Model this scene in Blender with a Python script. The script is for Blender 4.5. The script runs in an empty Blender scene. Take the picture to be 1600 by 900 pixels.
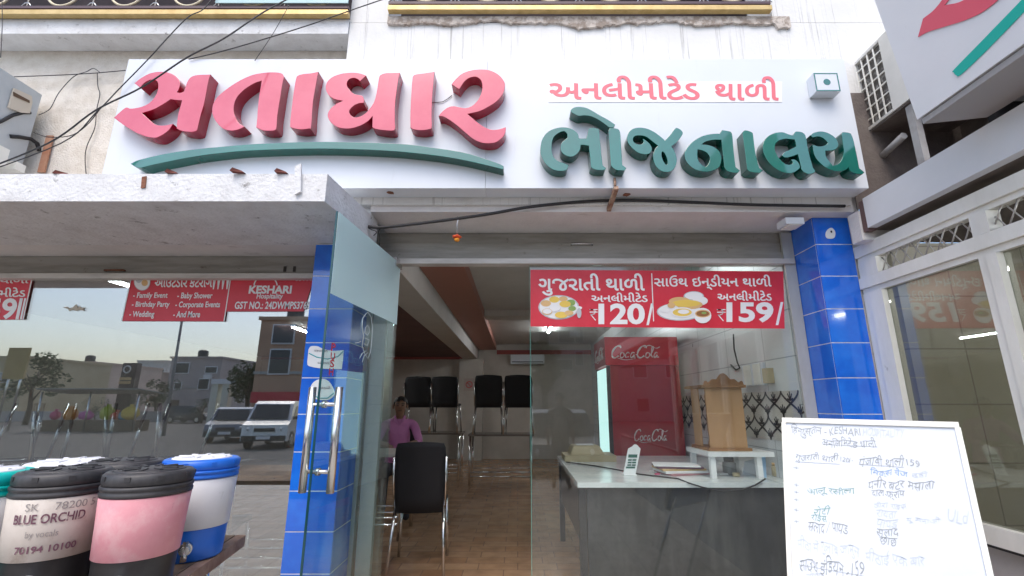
import bpy, bmesh, math, random
from mathutils import Vector, Matrix
random.seed(7)
S = bpy.context.scene
COL = S.collection
R = math.radians
# ------------------------------------------------------------------ camera, sky, sun, exposure
CZ = 1.2                       # eye height over the shop floor (the street lies 0.3 m lower)
PITCH = math.atan(.2475)
FPX, CX, CY = 735., 809., 450.
cam = bpy.data.cameras.new("camera"); camo = bpy.data.objects.new("camera", cam); COL.objects.link(camo)
cam.sensor_width = 36; cam.lens = FPX / 1600 * 36; cam.shift_x = (800 - CX) / 1600
cam.clip_start = .05; cam.clip_end = 2000
camo.location = (0, 0, CZ); camo.rotation_euler = (R(90) + PITCH, 0, 0)
S.camera = camo
wd = bpy.data.worlds.new("World"); S.world = wd; wd.use_nodes = True
nt = wd.node_tree; bg = nt.nodes['Background']
sky = nt.nodes.new('ShaderNodeTexSky'); sky.sky_type = 'NISHITA'; sky.sun_disc = False
sky.sun_elevation = R(58); sky.sun_rotation = R(195); sky.air_density = 1.0; sky.dust_density = 2.9; sky.ozone_density = 1.2
nt.links.new(sky.outputs[0], bg.inputs[0]); bg.inputs[1].default_value = .15
sl = bpy.data.lights.new("sun", 'SUN'); sl.energy = .7; sl.angle = R(40); sl.color = (1, .95, .88)
so = bpy.data.objects.new("sun", sl); COL.objects.link(so)
el, az = R(58), R(195)
sd = Vector((math.sin(az) * math.cos(el), math.cos(az) * math.cos(el), math.sin(el)))
so.rotation_euler = sd.to_track_quat('Z', 'Y').to_euler(); so.location = (0, -8, 12)
S.view_settings.view_transform = 'Standard'; S.view_settings.look = 'None'
S.view_settings.exposure = 1.08; S.view_settings.gamma = 1; S.view_settings.use_curve_mapping = False
S.cycles.max_bounces = 10; S.cycles.transparent_max_bounces = 16; S.cycles.sample_clamp_indirect = 6
S.cycles.caustics_reflective = False; S.cycles.caustics_refractive = False
# ------------------------------------------------------------------ measuring helpers: photo pixel -> point on a real plane
_c, _s = math.cos(PITCH), math.sin(PITCH)
def ray(px, py):
    u = (px - CX) / FPX; v = (CY - py) / FPX
    return Vector((u, _c - v * _s, _s + v * _c))
def PY(px, py, Y): d = ray(px, py); return Vector((0, 0, CZ)) + d * (Y / d.y)
def PX(px, py, X): d = ray(px, py); return Vector((0, 0, CZ)) + d * (X / d.x)
def PZ(px, py, Z): d = ray(px, py); return Vector((0, 0, CZ)) + d * ((Z - CZ) / d.z)
def mirror(px, py, D, G=2.95):     # where a thing seen mirrored in the shop glass really stands in the street
    p = PY(px, py, D); return Vector((p.x, 2 * G - p.y, p.z))
def onY(Y): return lambda x, y: PY(x, y, Y)
# ------------------------------------------------------------------ materials
def mat(name, col, rough=.5, metal=0., spec=.5, var=None, vs=6., stretch=(1, 1, 1), lo=.4, hi=.65, bump=0., bs=60., coat=0., emit=None, es=0.):
    m = bpy.data.materials.new(name); m.use_nodes = True; n = m.node_tree; b = n.nodes['Principled BSDF']; L = n.links.new
    b.inputs['Base Color'].default_value = (*col, 1); b.inputs['Roughness'].default_value = rough
    b.inputs['Metallic'].default_value = metal; b.inputs['Specular IOR Level'].default_value = spec
    if coat: b.inputs['Coat Weight'].default_value = coat; b.inputs['Coat Roughness'].default_value = .05
    if emit: b.inputs['Emission Color'].default_value = (*emit, 1); b.inputs['Emission Strength'].default_value = es
    if var or bump:
        tc = n.nodes.new('ShaderNodeTexCoord'); mp = n.nodes.new('ShaderNodeMapping'); L(tc.outputs['Object'], mp.inputs[0])
        mp.inputs['Scale'].default_value = stretch
    if var:
        nz = n.nodes.new('ShaderNodeTexNoise'); nz.inputs['Scale'].default_value = vs; nz.inputs['Detail'].default_value = 9; nz.inputs['Roughness'].default_value = .65
        L(mp.outputs[0], nz.inputs['Vector'])
        cr = n.nodes.new('ShaderNodeValToRGB'); cr.color_ramp.elements[0].position = lo; cr.color_ramp.elements[1].position = hi
        cr.color_ramp.elements[0].color = (*col, 1); cr.color_ramp.elements[1].color = (*var, 1)
        L(nz.outputs[0], cr.inputs[0]); L(cr.outputs[0], b.inputs['Base Color'])
    if bump:
        nb = n.nodes.new('ShaderNodeTexNoise'); nb.inputs['Scale'].default_value = bs; nb.inputs['Detail'].default_value = 6; L(mp.outputs[0], nb.inputs['Vector'])
        bp = n.nodes.new('ShaderNodeBump'); bp.inputs['Strength'].default_value = bump; bp.inputs['Distance'].default_value = .01
        L(nb.outputs[0], bp.inputs['Height']); L(bp.outputs[0], b.inputs['Normal'])
    return m
def overlay(m, col, vs, stretch, lo, hi, amount=1.):        # a second layer of stains over a material
    n = m.node_tree; b = n.nodes['Principled BSDF']; L = n.links.new
    tc = n.nodes.new('ShaderNodeTexCoord'); mp = n.nodes.new('ShaderNodeMapping'); L(tc.outputs['Object'], mp.inputs[0]); mp.inputs['Scale'].default_value = stretch
    nz = n.nodes.new('ShaderNodeTexNoise'); nz.inputs['Scale'].default_value = vs; nz.inputs['Detail'].default_value = 8; nz.inputs['Roughness'].default_value = .7; L(mp.outputs[0], nz.inputs['Vector'])
    cr = n.nodes.new('ShaderNodeValToRGB'); cr.color_ramp.elements[0].position = lo; cr.color_ramp.elements[1].position = hi
    cr.color_ramp.elements[0].color = (0, 0, 0, 1); cr.color_ramp.elements[1].color = (amount,) * 3 + (1,); L(nz.outputs[0], cr.inputs[0])
    mx = n.nodes.new('ShaderNodeMix'); mx.data_type = 'RGBA'; L(cr.outputs[0], mx.inputs[0])
    src = b.inputs['Base Color']
    if src.is_linked: L(src.links[0].from_socket, mx.inputs[6])
    else: mx.inputs[6].default_value = src.default_value
    mx.inputs[7].default_value = (*col, 1); L(mx.outputs[2], b.inputs['Base Color'])
    return m
def glass(name, r0, tint=(.9, .96, .93), rough=0., dust=0.):
    m = bpy.data.materials.new(name); m.use_nodes = True; n = m.node_tree; L = n.links.new; n.nodes.remove(n.nodes['Principled BSDF'])
    out = n.nodes['Material Output']; tr = n.nodes.new('ShaderNodeBsdfTransparent'); tr.inputs[0].default_value = (*tint, 1)
    gl = n.nodes.new('ShaderNodeBsdfGlossy'); gl.inputs['Roughness'].default_value = rough
    lw = n.nodes.new('ShaderNodeLayerWeight'); lw.inputs[0].default_value = .5
    pw = n.nodes.new('ShaderNodeMath'); pw.operation = 'POWER'; pw.inputs[1].default_value = 4.; L(lw.outputs['Facing'], pw.inputs[0])
    mu = n.nodes.new('ShaderNodeMath'); mu.operation = 'MULTIPLY_ADD'; mu.inputs[1].default_value = 1 - r0; mu.inputs[2].default_value = r0; L(pw.outputs[0], mu.inputs[0])
    mx = n.nodes.new('ShaderNodeMixShader'); L(mu.outputs[0], mx.inputs[0]); L(tr.outputs[0], mx.inputs[1]); L(gl.outputs[0], mx.inputs[2])
    last = mx
    if dust:
        df = n.nodes.new('ShaderNodeBsdfDiffuse'); df.inputs[0].default_value = (.55, .55, .52, 1)
        tc = n.nodes.new('ShaderNodeTexCoord'); nz = n.nodes.new('ShaderNodeTexNoise'); nz.inputs['Scale'].default_value = 4.; nz.inputs['Detail'].default_value = 8; L(tc.outputs['Object'], nz.inputs['Vector'])
        ma = n.nodes.new('ShaderNodeMath'); ma.operation = 'MULTIPLY'; ma.inputs[1].default_value = dust; L(nz.outputs[0], ma.inputs[0])
        m2 = n.nodes.new('ShaderNodeMixShader'); L(ma.outputs[0], m2.inputs[0]); L(mx.outputs[0], m2.inputs[1]); L(df.outputs[0], m2.inputs[2]); last = m2
    L(last.outputs[0], out.inputs[0]); return m
def brick(name, c1, c2, mort, w, h, mw=.004, rough=.4, ax=('X', 'Y'), offset=0., spec=.5, off=(0, 0), var=.0):
    m = bpy.data.materials.new(name); m.use_nodes = True; n = m.node_tree; L = n.links.new; b = n.nodes['Principled BSDF']
    tc = n.nodes.new('ShaderNodeTexCoord'); sp = n.nodes.new('ShaderNodeSeparateXYZ'); L(tc.outputs['Object'], sp.inputs[0])
    cb = n.nodes.new('ShaderNodeCombineXYZ'); L(sp.outputs[ax[0]], cb.inputs[0]); L(sp.outputs[ax[1]], cb.inputs[1])
    mp = n.nodes.new('ShaderNodeMapping'); mp.inputs['Location'].default_value = (off[0], off[1], 0); L(cb.outputs[0], mp.inputs[0])
    bt = n.nodes.new('ShaderNodeTexBrick'); bt.offset = offset; bt.inputs['Scale'].default_value = 1
    bt.inputs['Color1'].default_value = (*c1, 1); bt.inputs['Color2'].default_value = (*c2, 1); bt.inputs['Mortar'].default_value = (*mort, 1)
    bt.inputs['Mortar Size'].default_value = mw; bt.inputs['Brick Width'].default_value = w; bt.inputs['Row Height'].default_value = h; bt.inputs['Mortar Smooth'].default_value = .1
    L(mp.outputs[0], bt.inputs['Vector'])
    nz = n.nodes.new('ShaderNodeTexNoise'); nz.inputs['Scale'].default_value = 7; nz.inputs['Detail'].default_value = 8; L(tc.outputs['Object'], nz.inputs['Vector'])
    mx = n.nodes.new('ShaderNodeMix'); mx.data_type = 'RGBA'; mx.blend_type = 'OVERLAY'; mx.inputs[0].default_value = var; L(bt.outputs[0], mx.inputs[6]); L(nz.outputs[0], mx.inputs[7])
    L(mx.outputs[2], b.inputs['Base Color']); b.inputs['Roughness'].default_value = rough; b.inputs['Specular IOR Level'].default_value = spec
    bp = n.nodes.new('ShaderNodeBump'); bp.inputs['Strength'].default_value = .4; bp.inputs['Distance'].default_value = .003; bp.invert = True
    L(bt.outputs['Fac'], bp.inputs['Height']); L(bp.outputs[0], b.inputs['Normal'])
    return m
M = {}
M['white_wall'] = overlay(mat('white_wall', (.74, .74, .73), .75, var=(.67, .67, .65), vs=2.5, bump=.25, bs=40), (.18, .17, .155), 9, (5.5, 5.5, .09), .57, .68, .62)
overlay(M['white_wall'], (.42, .40, .37), 3, (1, 1, .35), .55, .8, .45)
M['white_panel'] = mat('white_panel', (.68, .72, .77), .28, var=(.65, .69, .74), vs=1.2, spec=.5)
overlay(M['white_panel'], (.42, .43, .44), 6, (3, 3, .35), .60, .85, .45)
M['beige'] = overlay(mat('beige_stucco', (.74, .69, .62), .85, var=(.62, .56, .48), vs=9, bump=.8, bs=90), (.35, .30, .24), 3, (1, 1, 2), .55, .75, .5)
M['slab'] = overlay(mat('whitewash', (.72, .73, .74), .85, var=(.62, .62, .62), vs=7, bump=.6, bs=60), (.16, .15, .14), 14, (1, 1, 1.2), .60, .70, .85)
overlay(M['slab'], (.40, .39, .38), 4, (1.5, 1.5, .5), .55, .8, .6)
M['lintel'] = overlay(mat('lintel_plaster', (.72, .70, .69), .8, var=(.64, .62, .61), vs=4, bump=.3), (.3, .26, .23), 8, (.6, 1, 2), .6, .75, .6)
M['shutter'] = overlay(mat('shutter', (.34, .33, .30), .5, metal=.15, var=(.25, .24, .21), vs=5, stretch=(.5, 1, 4)), (.10, .07, .05), 9, (1, 1, 1), .62, .7, .7)
M['blue_tile'] = overlay(mat('blue_tile', (.012, .125, .64), .10, var=(.018, .18, .74), vs=5, spec=.5, coat=.5), (.25, .3, .5), 11, (3, 3, .6), .72, .76, .5)
M['grout'] = mat('grout', (.74, .77, .82), .8, var=(.5, .5, .5), vs=9)
M['steel'] = mat('steel', (.68, .68, .67), .22, metal=1.)
M['chrome'] = mat('chrome', (.75, .75, .75), .12, metal=1.)
M['aluminium'] = overlay(mat('aluminium_frame', (.84, .83, .77), .4, var=(.74, .73, .66), vs=5, stretch=(1, 1, .4)), (.35, .32, .26), 12, (1, 1, .5), .66, .74, .6)
M['rust'] = mat('rust', (.16, .06, .035), .85, var=(.32, .13, .07), vs=25, bump=.5)
M['black_plastic'] = mat('black_plastic', (.018, .018, .02), .45, var=(.035, .035, .036), vs=9)
M['black_cloth'] = mat('black_mesh', (.010, .010, .012), .75)
M['cable'] = mat('cable', (.02, .02, .022), .55)
M['red_side'] = mat('red_acrylic_side', (.34, .007, .03), .14, coat=.3)
M['red_front'] = mat('red_acrylic_front', (.58, .075, .13), .12, spec=.6, coat=.6, var=(.66, .12, .18), vs=2)
M['green_side'] = mat('green_acrylic_side', (.0, .075, .055), .15, coat=.3)
M['green_front'] = mat('green_acrylic_front', (.004, .13, .10), .07, spec=.8, coat=.9, var=(.008, .165, .13), vs=2)
M['red_vinyl'] = mat('red_vinyl', (.60, .02, .04), .38, var=(.68, .04, .07), vs=2, bump=.5, bs=5)
M['red_paint'] = mat('red_paint', (.70, .10, .15), .5)
M['white_vinyl'] = mat('white_vinyl', (.82, .82, .82), .45)
M['black_ink'] = mat('black_ink', (.03, .03, .035), .7)
M['gold'] = mat('gold_pipe', (.62, .46, .20), .4, metal=.35, var=(.5, .35, .13), vs=12)
M['dark'] = mat('dark_interior', (.035, .03, .028), .8, var=(.06, .05, .045), vs=4)
# ------------------------------------------------------------------ mesh helpers
WL = {}
class MB:
    def __init__(s): s.b = bmesh.new(); s.smooth = []
    def face(s, pts, mi=0):
        vs = [s.b.verts.new(p) for p in pts]
        try: f = s.b.faces.new(vs)
        except ValueError: return None
        f.material_index = mi; return f
    def obox(s, c, ax, ay, az, mi=0):
        c, ax, ay, az = map(Vector, (c, ax, ay, az))
        v = [s.b.verts.new(c + ax * i + ay * j + az * k) for i in (-1, 1) for j in (-1, 1) for k in (-1, 1)]
        for q in ((0, 1, 3, 2), (4, 6, 7, 5), (0, 4, 5, 1), (2, 3, 7, 6), (0, 2, 6, 4), (1, 5, 7, 3)):
            f = s.b.faces.new([v[i] for i in q]); f.material_index = mi
        return s
    def box(s, x0, x1, y0, y1, z0, z1, mi=0):
        return s.obox(((x0 + x1) / 2, (y0 + y1) / 2, (z0 + z1) / 2), ((x1 - x0) / 2, 0, 0), (0, (y1 - y0) / 2, 0), (0, 0, (z1 - z0) / 2), mi)
    def tube(s, pts, r, n=8, mi=0, closed=False):
        pts = [Vector(p) for p in pts]; rings = []; N = len(pts); up = None
        for i, p in enumerate(pts):
            a = pts[(i - 1) % N] if (i or closed) else p; b = pts[(i + 1) % N] if (i < N - 1 or closed) else p
            d = (b - a).normalized()
            if up is None: up = d.orthogonal().normalized()
            up = (up - d * up.dot(d)); up = up.normalized() if up.length > 1e-6 else d.orthogonal().normalized()
            w = d.cross(up); rr = r[i] if isinstance(r, (list, tuple)) else r
            rings.append([s.b.verts.new(p + (up * math.cos(t) + w * math.sin(t)) * rr) for t in [2 * math.pi * k / n for k in range(n)]])
        for i in range(N if closed else N - 1):
            A, B = rings[i], rings[(i + 1) % N]
            for k in range(n):
                f = s.b.faces.new((A[k], A[(k + 1) % n], B[(k + 1) % n], B[k])); f.smooth = True; f.material_index = mi
        if not closed:
            for q in (rings[0], rings[-1]):
                f = s.b.faces.new(q); f.material_index = mi
        return s
    def lathe(s, prof, cx, cy, n=40, mi=0):
        rings = []
        for r, z in prof:
            rings.append([s.b.verts.new((cx + r * math.cos(2 * math.pi * k / n), cy + r * math.sin(2 * math.pi * k / n), z)) for k in range(n)])
        for A, B in zip(rings, rings[1:]):
            for k in range(n):
                f = s.b.faces.new((A[k], A[(k + 1) % n], B[(k + 1) % n], B[k])); f.smooth = True; f.material_index = mi
        for q in (rings[0], rings[-1]):
            f = s.b.faces.new(q); f.material_index = mi
        return s
    def prism(s, pts, vec, mi=0):
        vec = Vector(vec); a = [s.b.verts.new(p) for p in pts]; b = [s.b.verts.new(Vector(p) + vec) for p in pts]; n = len(pts)
        for f in (a, b[::-1]):
            q = s.b.faces.new(f); q.material_index = mi
        for i in range(n):
            q = s.b.faces.new((a[i], a[(i + 1) % n], b[(i + 1) % n], b[i])); q.material_index = mi
        return s
    def ell(s, c, U, V, n=24, mi=0):       # flat ellipse
        c, U, V = Vector(c), Vector(U), Vector(V)
        s.face([c + U * math.cos(2 * math.pi * k / n) + V * math.sin(2 * math.pi * k / n) for k in range(n)], mi); return s
    def ball(s, c, r, mi=0, sc=(1, 1, 1), sub=2):
        q = bmesh.ops.create_icosphere(s.b, subdivisions=sub, radius=r, matrix=Matrix.Translation(c) @ Matrix.Diagonal((*sc, 1)))
        for v in q['verts']:
            for f in v.link_faces: f.smooth = True; f.material_index = mi
        return s
    def mesh(s, me, fn, mi=0):
        n0 = len(s.b.verts); vs = [s.b.verts.new(fn(v.co)) for v in me.vertices]
        for p in me.polygons:
            try: f = s.b.faces.new([vs[i] for i in p.vertices]); f.material_index = mi
            except ValueError: pass
        return s
    def bevel(s, w, seg=2):
        es = [e for e in s.b.edges if len(e.link_faces) == 2 and e.calc_face_angle(0) > .6]
        bmesh.ops.bevel(s.b, geom=es, offset=w, segments=seg, profile=.5, affect='EDGES', clamp_overlap=True); return s
    def build(s, name, mats, parent=None, label=None, cat=None, group=None, kind=None, base=None, normals=True):
        if normals: bmesh.ops.recalc_face_normals(s.b, faces=s.b.faces[:])
        me = bpy.data.meshes.new(name)
        if parent is not None: off = WL[parent.name]
        else:
            if base is None and len(s.b.verts):
                xs = [v.co for v in s.b.verts]; base = ((min(v.x for v in xs) + max(v.x for v in xs)) / 2, (min(v.y for v in xs) + max(v.y for v in xs)) / 2, min(v.z for v in xs))
            off = Vector(base or (0, 0, 0))
        bmesh.ops.translate(s.b, verts=s.b.verts[:], vec=-off)
        s.b.to_mesh(me); s.b.free()
        for m in (mats if isinstance(mats, (list, tuple)) else [mats]): me.materials.append(M[m] if isinstance(m, str) else m)
        o = bpy.data.objects.new(name, me); COL.objects.link(o)
        if parent is not None: o.parent = parent; WL[o.name] = off
        else: o.location = off; WL[o.name] = off
        tag(o, label, cat, group, kind); return o
def tag(o, label=None, cat=None, group=None, kind=None):
    for k, v in (('label', label), ('category', cat), ('group', group), ('kind', kind)):
        if v: o[k] = v
def thing(name, label, cat, loc=(0, 0, 0), group=None):
    o = bpy.data.objects.new(name, None); COL.objects.link(o); o.location = loc; o.empty_display_size = .1
    WL[o.name] = Vector(loc); tag(o, label, cat, group); return o
def dup(o, parent=None):
    c = o.copy(); COL.objects.link(c)
    if parent is not None: c.parent = parent
    for ch in [x for x in list(o.children)]: dup(ch, c)
    return c
# ---- lettering
def text_mesh(body, bold=0.):
    cu = bpy.data.curves.new('t', 'FONT'); cu.body = body; cu.offset = bold; cu.resolution_u = 4
    o = bpy.data.objects.new('t', cu); COL.objects.link(o); dg = bpy.context.evaluated_depsgraph_get()
    me = bpy.data.meshes.new_from_object(o.evaluated_get(dg)); bpy.data.objects.remove(o); bpy.data.curves.remove(cu); return me
def bounds(me):
    xs = [v.co.x for v in me.vertices]; ys = [v.co.y for v in me.vertices]; return min(xs), max(xs), min(ys), max(ys)
def put_text(mb, body, fn, box, bold=0., slant=0., mi=0, tilt=0.):
    """body fitted into the photo box (x0, y_top, x1, y_bottom) on the plane fn."""
    x0, yt, x1, yb = box; me = text_mesh(body, bold); a, b, c, d = bounds(me)
    O, A, B = fn(x0, yb), fn(x1, yb + tilt), fn(x0 + slant, yt)
    mb.mesh(me, lambda p: O + (A - O) * ((p.x - a) / (b - a)) + (B - O) * ((p.y - c) / (d - c)), mi)
    bpy.data.meshes.remove(me); return mb
def curve_pts(pts, sub=6):
    n = len(pts); out = []
    for i in range(n):
        p0, p1, p2, p3 = pts[i - 1], pts[i], pts[(i + 1) % n], pts[(i + 2) % n]
        a, b = Vector(p1[:2]), Vector(p2[:2])
        z = 2 * a - b if len(p1) > 2 else Vector(p0[:2]); w = 2 * b - a if len(p2) > 2 else Vector(p3[:2])
        m1, m2 = (b - z) * .5, (w - a) * .5
        for k in range(sub):
            t = k / sub; t2, t3 = t * t, t * t * t
            out.append(a * (2 * t3 - 3 * t2 + 1) + m1 * (t3 - 2 * t2 + t) + b * (-2 * t3 + 3 * t2) + m2 * (t3 - t2))
    return out
def outline_mesh(loops, depth, bev=.0015):
    """loops: list of lists of 2D points in metres -> solid letter, front at z=+depth/2."""
    cu = bpy.data.curves.new('l', 'CURVE'); cu.dimensions = '2D'; cu.fill_mode = 'BOTH'; cu.extrude = depth / 2; cu.bevel_depth = bev; cu.bevel_resolution = 1; cu.offset = -bev
    for lp in loops:
        sp = cu.splines.new('POLY'); sp.points.add(len(lp) - 1); sp.use_cyclic_u = True
        for q, p in zip(sp.points, lp): q.co = (p[0], p[1], 0, 1)
    o = bpy.data.objects.new('l', cu); COL.objects.link(o); dg = bpy.context.evaluated_depsgraph_get()
    me = bpy.data.meshes.new_from_object(o.evaluated_get(dg)); bpy.data.objects.remove(o); bpy.data.curves.remove(cu); return me
def channel_letter(name, loops, region, Y0, depth, mats, parent, label=None):
    ox, oy, sc = region; L = []
    for lp in loops:
        q = curve_pts(lp); w = [PY(ox + p.x / sc, oy + p.y / sc, Y0) for p in q]; L.append([(v.x, v.z) for v in w])
    me = outline_mesh(L, depth); mb = MB(); mb.mesh(me, lambda p: Vector((p.x, Y0 + depth / 2 - p.z, p.y)))
    for f in mb.b.faces: f.normal_update()
    bmesh.ops.remove_doubles(mb.b, verts=mb.b.verts[:], dist=1e-5); bmesh.ops.recalc_face_normals(mb.b, faces=mb.b.faces[:])
    for f in mb.b.faces: f.material_index = 0 if f.normal.y < -.9 else 1
    return mb.build(name, mats, parent, label=label)

def lines(parent, m, f, rows, name='lettering', labels=True):
    """each line of writing a part of its own: (text, photo box, bold, slant)"""
    for r in rows:
        mb = MB(); put_text(mb, r[0], f, r[1], r[2] if len(r) > 2 else .02, r[3] if len(r) > 3 else 0); mb.build(name, m, parent)
# ------------------------------------------------------------------ ground, street
M['asphalt'] = mat('asphalt', (.07, .068, .065), .9, var=(.11, .105, .10), vs=1.5, bump=.4, bs=50)
M['paving'] = brick('paving', (.40, .37, .33), (.45, .42, .38), (.28, .26, .24), .3, .3, .006, .8, var=.3)
mb = MB(); mb.face([(-300, -300, -.42), (300, -300, -.42), (300, 60, -.42), (-300, 60, -.42)]); mb.build('road', 'asphalt', kind='structure', base=(0, 0, -.42))
mb = MB(); mb.box(-14, 14, -5.5, 2.76, -.6, -.3); mb.build('pavement', 'paving', kind='structure')
M['floor'] = brick('floor_tile', (.34, .19, .10), (.42, .26, .15), (.24, .15, .10), .30, .15, .004, .22, var=.5, offset=.35)
mb = MB(); mb.box(-6, 1.80, 2.74, 11.4, -.29, 0); mb.build('shop_floor', 'floor', kind='structure')
# ------------------------------------------------------------------ restaurant building
B = thing('restaurant_building', 'white plastered shop building with blue tiled pillars and open dining room', 'building', (0, 2.76, -.3))
xs = PY(545, 45, 2.6).x
YW = 2.61
# recessed beige wall on the left, its ledge, and the white front wall over the sign
MB().box(-6.2, xs, 2.76, 2.95, 2.28, 3.62).build('wall', 'beige', B)
MB().box(-6.2, xs - .004, 2.6, 2.757, 3.566, 3.68).bevel(.006).build('ledge', 'slab', B)
MB().box(xs, 2.0, YW, 2.95, 2.36, 3.66).bevel(.004).build('wall', 'white_wall', B)
MB().box(PY(548, 10, 2.6).x, PY(607, 10, 2.6).x, YW + .002, 2.9, 3.665, 6.5).build('wall', 'white_wall', B)
MB().box(PY(1206, 10, 2.6).x, 3.6, YW + .002, 2.9, 3.665, 6.5).build('wall', 'white_wall', B)
MB().box(2.001, 3.6, YW, 2.95, PY(1335, 146, YW).z, 3.66).build('wall', 'white_wall', B)
# broken plaster lip under the balcony pipe
mb = MB(); x0, x1 = PY(607, 20, 2.6).x, PY(1232, 20, 2.6).x; n = 150
zt = 3.70; low = []
for i in range(n + 1):
    t = i / n; x = x0 + (x1 - x0) * t
    z = 3.648 - .012 * math.sin(t * 17) - .010 * math.sin(t * 41 + 1) - .02 * random.random() * random.random() - (.028 if .44 < t < .60 else 0) * math.sin((t - .44) / .16 * math.pi) - (.05 if t > .965 else 0)
    low.append((x, z))
for (xa, za), (xb, zb) in zip(low, low[1:]):
    mb.prism([(xa, YW - .016 - .006 * random.random(), za), (xb, YW - .016 - .006 * random.random(), zb), (xb, YW - .014, zt), (xa, YW - .014, zt)], (0, .018, 0))
M['broken'] = mat('broken_plaster', (.30, .25, .21), .95, var=(.55, .50, .45), vs=22, lo=.42, hi=.58, bump=1., bs=40)
mb.build('broken_plaster', 'broken', B)
# balconies (dark recesses)
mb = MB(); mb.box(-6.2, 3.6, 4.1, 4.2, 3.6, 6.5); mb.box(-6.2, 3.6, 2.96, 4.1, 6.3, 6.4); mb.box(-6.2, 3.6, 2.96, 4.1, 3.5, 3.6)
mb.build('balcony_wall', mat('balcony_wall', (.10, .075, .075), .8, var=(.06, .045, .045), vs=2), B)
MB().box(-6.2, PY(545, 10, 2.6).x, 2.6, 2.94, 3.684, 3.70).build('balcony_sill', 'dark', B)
# lintel over the open shop front
xl = -.885
MB().box(xl, 2.05, 2.632, 3.2, 2.322, 2.62).bevel(.004).build('lintel_beam', 'lintel', B)
MB().box(xl - .06, xl - .003, 2.66, 2.80, 2.10, 2.42).build('lintel_end', 'slab', B)
# projecting canopy slab on the left
a = PZ(504, 311, 2.155); b = PZ(572, 366, 2.155)
MB().prism([(-6.2, 2.11, 2.155), (a.x, 2.11, 2.155), (b.x, 2.625, 2.155), (b.x, 2.755, 2.155), (-6.2, 2.755, 2.155)], (0, 0, .145)).bevel(.006).build('canopy_slab', 'slab', B)
MB().box(-6.2, xl - .065, 2.76, 3.2, 2.157, 2.278).build('wall', 'lintel', B)
def pillar(x0, x1, ztop, sides):
    """white grouted core with glazed blue tiles set on it."""
    mb = MB(); y0, y1 = 2.72, 2.99; mb.box(x0 + .0012, x1 - .0012, y0 + .0012, y1, -.3, ztop - .002, 1)
    z = 1.747 - .2 * 11
    while z < ztop:
        za, zb = max(z + .0027, -.3), min(z + .1973, ztop)
        if zb - za > .02:
            mb.box(x0 + .001, x1 - .001, y0, y0 + .0075, za, zb, 0)
            if 'r' in sides: mb.box(x1 - .0075, x1, y0 + .010, y1 - .002, za, zb, 0)
            if 'l' in sides: mb.box(x0, x0 + .0075, y0 + .010, y1 - .002, za, zb, 0)
        z += .2
    mb.bevel(.0010, 1); return mb.build('tiled_pillar', ['blue_tile', 'grout'], B)
pillar(-1.23, -.972, 2.152, 'lr'); pillar(1.818, 2.039, 2.32, 'l')
MB().box(2.0, 2.2, 2.735, 2.95, -.3, 2.32).build('wall', 'lintel', B)
# interior shell
M['inner_wall'] = mat('inner_wall', (.56, .53, .48), .8, var=(.48, .45, .40), vs=2)
M['inner_tile'] = brick('inner_wall_tile', (.66, .68, .68), (.70, .71, .71), (.40, .42, .42), .6, .3, .004, .25, ('Y', 'Z'))
MB().box(-6.2, 1.9, 11.3, 11.4, 0, 2.6).build('back_wall', 'inner_wall', B)
MB().box(-6.2, -6.1, 2.96, 11.3, 0, 2.6).build('side_wall', 'inner_wall', B)
MB().box(1.752, 1.80, 2.992, 11.3, 0, 2.6).build('side_wall', 'inner_tile', B)
M['ceil'] = mat('ceiling_paint', (.56, .54, .51), .8, var=(.50, .48, .45), vs=2)
MB().box(-6.2, 1.8, 3.21, 11.4, 2.60, 2.66).build('ceiling', 'ceil', B)
MB().box(-1.275, -.94, 3.22, 11.295, 2.23, 2.60).bevel(.004).build('ceiling_beam', 'ceil', B)
MB().box(-.937, -.51, 3.22, 11.295, 2.47, 2.598).build('ceiling_border', mat('ceiling_border', (.36, .16, .12), .6), B)
MB().box(-6.1, -1.279, 3.22, 11.295, 2.30, 2.598).build('ceiling_panel', mat('ceiling_panel', (.13, .06, .055), .7, var=(.10, .045, .04), vs=1.5), B)
mb = MB(); mb.box(-.5, 1.75, 11.27, 11.297, 2.36, 2.46); mb.box(-6.1, -1.28, 11.26, 11.297, 2.24, 2.30); mb.build('wall_border', mat('wall_border', (.34, .07, .06), .6), B)
for y in (4.0, 7.0): MB().box(-.505, 1.75, y, y + .35, 2.50, 2.598).build('ceiling_drop', 'ceil', B)
# window column on the back wall and a strip of pillar
MB().box(-1.35, -.80, 11.0, 11.27, 0, 2.23).build('wall_pier', 'inner_wall', B)
# shutters rolled up over both openings
def shutter(x0, x1, zs, label=None):
    Y = 2.96; mb = MB()
    zt = 2.32 if x0 > -1 else 2.157
    edges = [zt - .002, zt - .075, zt - .145, zs + .035]
    for i, (t, u) in enumerate(zip(edges, edges[1:])):
        mb.box(x0, x1, Y + .012 * (2 - i), Y + .012 * (2 - i) + .045, u + .003, t)
    mb.bevel(.004, 2); o = mb.build('rolling_shutter', 'shutter', B)
    MB().box(x0, x1, Y - .035, Y + .04, zs, zs + .034).bevel(.003).build('bottom_rail', mat('shutter_rail', (.58, .56, .53), .45, metal=.1, var=(.44, .42, .39), vs=6, stretch=(.6, 1, 3)), o)
    return o
zR = PY(900, 414, 2.96).z; zL = PY(200, 437, 2.96).z
sh = shutter(-.94, 1.80, zR)
p, q = PY(893, 381, 2.955), PY(926, 381, 2.955)
MB().tube([p + Vector((0, .02, -.004)), p, q, q + Vector((0, .02, -.004))], .006).build('pull_handle', 'steel', sh)
s2 = shutter(-6.1, -1.232, zL)
p, q = PY(163, 422, 2.955), PY(192, 422, 2.955)
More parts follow.
